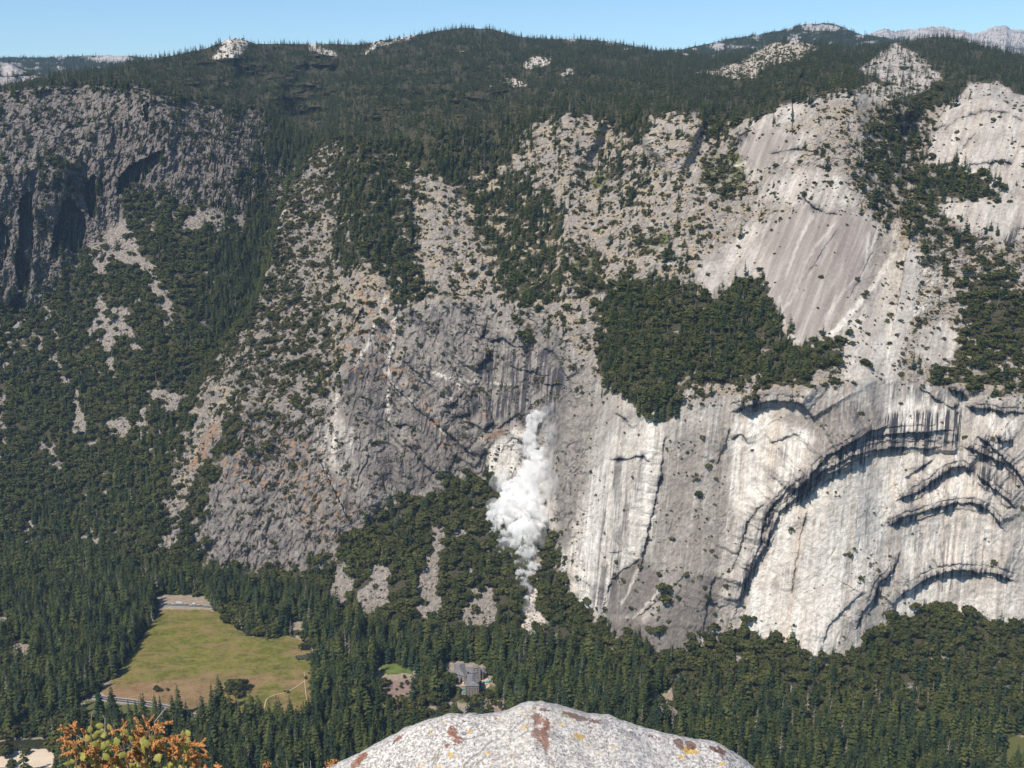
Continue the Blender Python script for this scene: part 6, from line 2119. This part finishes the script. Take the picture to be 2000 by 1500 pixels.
def dust_mat(name, dens, scale, lo, hi, stretch=1.0, colr=(.995, .993, .99)):
    t = NT(name)
    tc = t.n('ShaderNodeTexCoord')
    f = t.noise(t.scalevec(tc.outputs['Object'], (1, 1, stretch)), scale, 5, .62, .4)
    d = t.math('MULTIPLY', t.maprange(f, lo, hi), dens)
    v = t.n('ShaderNodeVolumePrincipled')
    v.inputs['Color'].default_value = (*colr, 1)
    v.inputs['Anisotropy'].default_value = .1
    t.set(v.inputs['Density'], d)
    t.t.links.new(v.outputs[0], t.out.inputs['Volume'])
    return t.m


CORE = [(1046, 818, 13), (1040, 834, 13), (1034, 852, 12), (1044, 868, 11), (1036, 882, 13), (1050, 897, 15), (1036, 910, 15), (1061, 905, 9), (1030, 930, 17), (1050, 925, 14), (985, 945, 15), (1003, 955, 19), (1026, 950, 20), (1045, 955, 18), (976, 962, 9),
        (1050, 978, 19), (1025, 980, 24), (998, 985, 22), (975, 998, 17), (961, 1007, 9), (985, 1012, 19), (1012, 1010, 24), (1038, 1012, 23), (1058, 1010, 14), (972, 1030, 11), (995, 1035, 20), (1020, 1035, 23), (1044, 1032, 19),
        (985, 1058, 9), (1003, 1058, 15), (1025, 1058, 18), (1044, 1054, 13), (1000, 1078, 11), (1020, 1080, 15), (1040, 1074, 11), (1010, 1100, 11), (1030, 1100, 11), (1022, 1118, 10), (1036, 1122, 7), (1016, 1130, 6), (1028, 1136, 8), (990, 1088, 9), (985, 1075, 9), (1012, 1116, 9), (1040, 1108, 9), (1022, 1148, 7), (1034, 1150, 6), (1030, 1166, 5), (970, 1015, 14), (965, 998, 12), (1040, 825, 12), (1052, 812, 10)]
dust = billows('dust_cloud', CORE, 8, .9, .25, 5, (.2, .75), 2)
dust.data.materials.append(dust_mat('white_rock_dust', .85, .11, .42, .74, .65))
tag(dust, 'billowing white dust cloud pouring down the cliff to the talus', 'dust cloud')
THIN = [(985, 940, 24), (985, 1000, 24), (1000, 1060, 26), (1050, 1040, 26), (1040, 940, 30), (1010, 970, 34), (1025, 1100, 22), (1040, 870, 22), (1020, 1140, 16), (1032, 1180, 14), (1070, 960, 24), (1063, 785, 11), (1070, 800, 13), (1062, 815, 15), (1080, 845, 22), (1075, 880, 24), (1078, 915, 22), (1080, 950, 20), (1078, 990, 20), (1068, 1020, 16), (1015, 880, 13), (1030, 855, 14), (1020, 905, 14), (1060, 1060, 10), (1048, 1090, 10), (990, 1100, 10), (1000, 1130, 9), (1030, 1150, 10), (978, 1070, 10)]
veil = billows('veil', THIN, 7, 2.5, .3, 9, (.4, .7), 1)
veil.data.materials.append(dust_mat('thin_dust', .055, .075, .42, .68, .3))
veil.parent = dust

# ---------------------------------------------------------------- far ranges
def range_mesh(name, sky_pts, Y0, Y1, drop, seed, label, rough, knobs, tree_cover, run=.30):
    """a ridge at its own distance: its near slope falls toward the viewer, its far side falls away"""
    p = np.array(sky_pts, float)
    xs = np.arange(p[0, 0], p[-1, 0] + .1, 2.0)
    ys = np.interp(xs, p[:, 0], p[:, 1]) + rough * fbm(xs / 14, xs * 0 + seed, 4, seed)
    Yr = np.interp(xs, [xs[0], xs[-1]], [Y0, Y1])
    n = 60
    rows = []
    for k in range(n + 1):
        t = k / n
        py = ys * 1.0 + drop * t
        Y = Yr * (1 - run * t)
        Y = Y * (1 + .012 * fbm(xs / 30 + 5, np.full_like(xs, t * 4), 3, seed + 9) * min(1, t * 6))
        dx, dz = ray(xs, py)
        rows.append(np.stack([dx * Y, Y, EYE + dz * Y], -1))
    rows = rows[::-1]
    last = rows[-1]
    for ky, dz in ((1.03, -40), (1.15, -500)):
        rows.append(np.stack([last[:, 0] * ky, last[:, 1] * ky, last[:, 2] + dz], -1))
    G = np.array(rows)
    a, b = G.shape[:2]
    ii = np.arange(a * b).reshape(a, b)
    f = np.stack([ii[:-1, :-1], ii[:-1, 1:], ii[1:, 1:], ii[1:, :-1]], -1).reshape(-1, 4)
    me = mesh_np(name, G.reshape(-1, 3), f, True)
    cov = np.ones((a, b), np.float32) * tree_cover
    PXx = np.repeat(xs[None], a, 0)
    PYy = np.concatenate([np.array([ys + drop * (1 - k / n) for k in range(n + 1)]), np.array([ys, ys])])
    wob = 6 * fbm(PXx / 16, PYy / 8, 3, seed + 3)
    for kp in knobs:
        cov[inside(kp, PXx + wob, PYy + .5 * wob)] = .12
    cov *= np.clip(.9 + .9 * fbm(PXx / 25, PYy / 9, 3, seed + 4), 0, 1)
    at_ = me.attributes.new('cover', 'FLOAT', 'POINT')
    at_.data.foreach_set('value', cov.ravel())
    o = link(name, me, None, (M_far,))
    tag(o, label, 'mountain', None, 'structure')
    if tree_cover > .2:
        c_ = np.linalg.norm(np.cross(G[:-1, 1:] - G[:-1, :-1], G[1:, :-1] - G[:-1, :-1]), axis=-1)
        lam = c_ * cov[:-1, :-1] / 420.0
        lam[-3:] = 0
        lam[:18] = 0
        nn = rng.poisson(np.clip(lam, 0, 3))
        r_, q_ = np.nonzero(nn)
        pts = G[r_, q_] + rng.random((len(r_), 1)) * (G[r_, q_ + 1] - G[r_, q_])
        FARTREES.append(pts)
    return o


def far_mat():
    t = NT('distant_granite')
    tc = t.n('ShaderNodeTexCoord')
    cv_ = t.n('ShaderNodeAttribute', attribute_name='cover').outputs['Fac']
    n1 = t.noise(tc.outputs['Object'], .006, 6, .65)
    n2 = t.noise(tc.outputs['Object'], .03, 5, .7)
    rock = t.ramp(n2, [(.3, (.30, .28, .27)), (.5, (.46, .43, .41)), (.72, (.58, .545, .51))])
    rock = t.mix(t.maprange(n1, .45, .62), rock, (.27, .255, .26))
    g = t.mix(t.maprange(t.math('ADD', cv_, t.math('MULTIPLY', t.math('SUBTRACT', n2, .5), .8)), .35, .6), rock, (.035, .045, .025))
    t.bsdf(g, .95, .1, n2, 12, .8)
    return t.m


M_far = far_mat()
FARTREES = []
range_mesh('hills', [(-200, 112), (0, 112), (40, 112), (90, 112), (150, 110), (210, 107), (250, 110), (300, 112), (420, 130)], 9500, 8200, 55, 401, 'blue forested ridge on the horizon at the far left', 1.5,
           [[(170, 113), (215, 106), (255, 112), (240, 122), (190, 122)]], .9)
range_mesh('hills', [(-260, 105), (-60, 112), (-10, 119), (15, 122), (45, 137), (80, 150), (160, 158), (260, 165)], 4900, 4600, 50, 411, 'pale granite knoll with scattered trees at the far left edge', 2.5,
           [[(-60, 112), (0, 116), (30, 122), (50, 142), (20, 148), (-40, 145)], [(-20, 150), (60, 150), (110, 156), (80, 170), (-20, 172)]], .7, .14)
range_mesh('hills', [(1180, 130), (1300, 98), (1330, 96), (1380, 86), (1420, 76), (1460, 70), (1500, 64), (1540, 56), (1560, 49), (1575, 48), (1600, 46), (1625, 45), (1645, 53), (1670, 64), (1690, 68), (1760, 78), (1850, 95)], 7600, 7800, 70, 421,
           'blue wooded ridge with a rocky crest on the right horizon', 1.6, [[(1390, 90), (1400, 82), (1418, 86), (1415, 96), (1395, 98)], [(1555, 54), (1600, 46), (1640, 52), (1640, 60), (1580, 60)], [(1520, 84), (1545, 74), (1560, 78), (1535, 90)]], .95)
range_mesh('mountain', [(1640, 90), (1690, 68), (1720, 57), (1735, 55), (1750, 62), (1760, 58), (1790, 57), (1820, 52), (1850, 54), (1875, 58), (1900, 68), (1925, 58), (1945, 50), (1960, 49), (1975, 57), (2000, 60), (2060, 66), (2300, 100)], 12500, 11500, 80, 431,
           'bare pale granite peaks on the far right horizon', 2.6, [[(1600, 0), (2400, 0), (2400, 94), (1980, 92), (1900, 78), (1760, 72), (1600, 90)]], .55)
ft = np.concatenate(FARTREES)
print('far trees', len(ft))
instancer('distant_forest', ft, np.full(len(ft), 26.0) * rng.lognormal(0, .2, len(ft)), rng.uniform(1.0, 1.4, len(ft)), rng.integers(0, 5, len(ft)), src_far, 'blue hazed forest on the farthest ridges', 'forest')
HAZE, SKYS, SUNS, EXPO, DENO = 2.1e-5, .112, 4.9, 0.15, True
# ---------------------------------------------------------------- air
hz = MB()
hz.add([(x, y, z) for z in (-40.0, 1960.0) for x, y in ((-9000, -300), (9000, -300), (9000, 17500), (-9000, 17500))],
       [(3, 2, 1, 0), (4, 5, 6, 7), (0, 1, 5, 4), (1, 2, 6, 5), (2, 3, 7, 6), (3, 0, 4, 7)])
_h = NT('valley_haze')
_v = _h.n('ShaderNodeVolumePrincipled')
_v.inputs['Color'].default_value = (.46, .68, 1.0, 1)
_v.inputs['Density'].default_value = HAZE
_v.inputs['Anisotropy'].default_value = .0
_h.t.links.new(_v.outputs[0], _h.out.inputs['Volume'])
haze = hz.build('haze', _h.m)
tag(haze, 'thin blue air haze filling the valley', 'haze', None, 'stuff')

# ---------------------------------------------------------------- camera and daylight
cam = bpy.data.cameras.new('camera')
co = bpy.data.objects.new('camera', cam)
col.objects.link(co)
co.location = (0, 0, EYE)
co.rotation_euler = (R(90) - PITCH, 0, 0)
cam.sensor_width = 36
cam.lens = 36 * F / 2000
cam.clip_start = .05
cam.clip_end = 60000
scene.camera = co
SUN_EL, SUN_AZ = R(53), R(222)
w = bpy.data.worlds.new('World')
scene.world = w
w.use_nodes = True
wt = w.node_tree
sk = wt.nodes.new('ShaderNodeTexSky')
sk.sky_type = 'NISHITA'
sk.sun_disc = False
sk.sun_elevation = SUN_EL
sk.sun_rotation = SUN_AZ
sk.altitude = 2200
sk.air_density = 1.0
sk.dust_density = .4
sk.ozone_density = 1.6
tint = wt.nodes.new('ShaderNodeMix')
tint.data_type, tint.blend_type = 'RGBA', 'MULTIPLY'
tint.inputs[0].default_value = 1
wt.links.new(sk.outputs[0], tint.inputs[6])
tint.inputs[7].default_value = (.84, 1.02, 1.12, 1)
wt.links.new(tint.outputs[2], wt.nodes['Background'].inputs[0])
wt.nodes['Background'].inputs[1].default_value = SKYS
L = bpy.data.lights.new('sun', 'SUN')
L.energy = SUNS
L.angle = R(.5)
L.color = (1, .925, .81)
lo = bpy.data.objects.new('sun', L)
col.objects.link(lo)
sd = Vector((math.sin(SUN_AZ) * math.cos(SUN_EL), math.cos(SUN_AZ) * math.cos(SUN_EL), math.sin(SUN_EL)))
lo.rotation_euler = sd.to_track_quat('Z', 'Y').to_euler()
lo.location = (0, 0, 3000)
scene.view_settings.view_transform = 'Standard'
scene.view_settings.look = 'None'
scene.view_settings.exposure = EXPO
scene.cycles.max_bounces = 48
scene.cycles.diffuse_bounces = 2
scene.cycles.volume_bounces = 48
scene.cycles.transparent_max_bounces = 16
scene.cycles.volume_step_rate = 1.0
scene.cycles.use_denoising = DENO
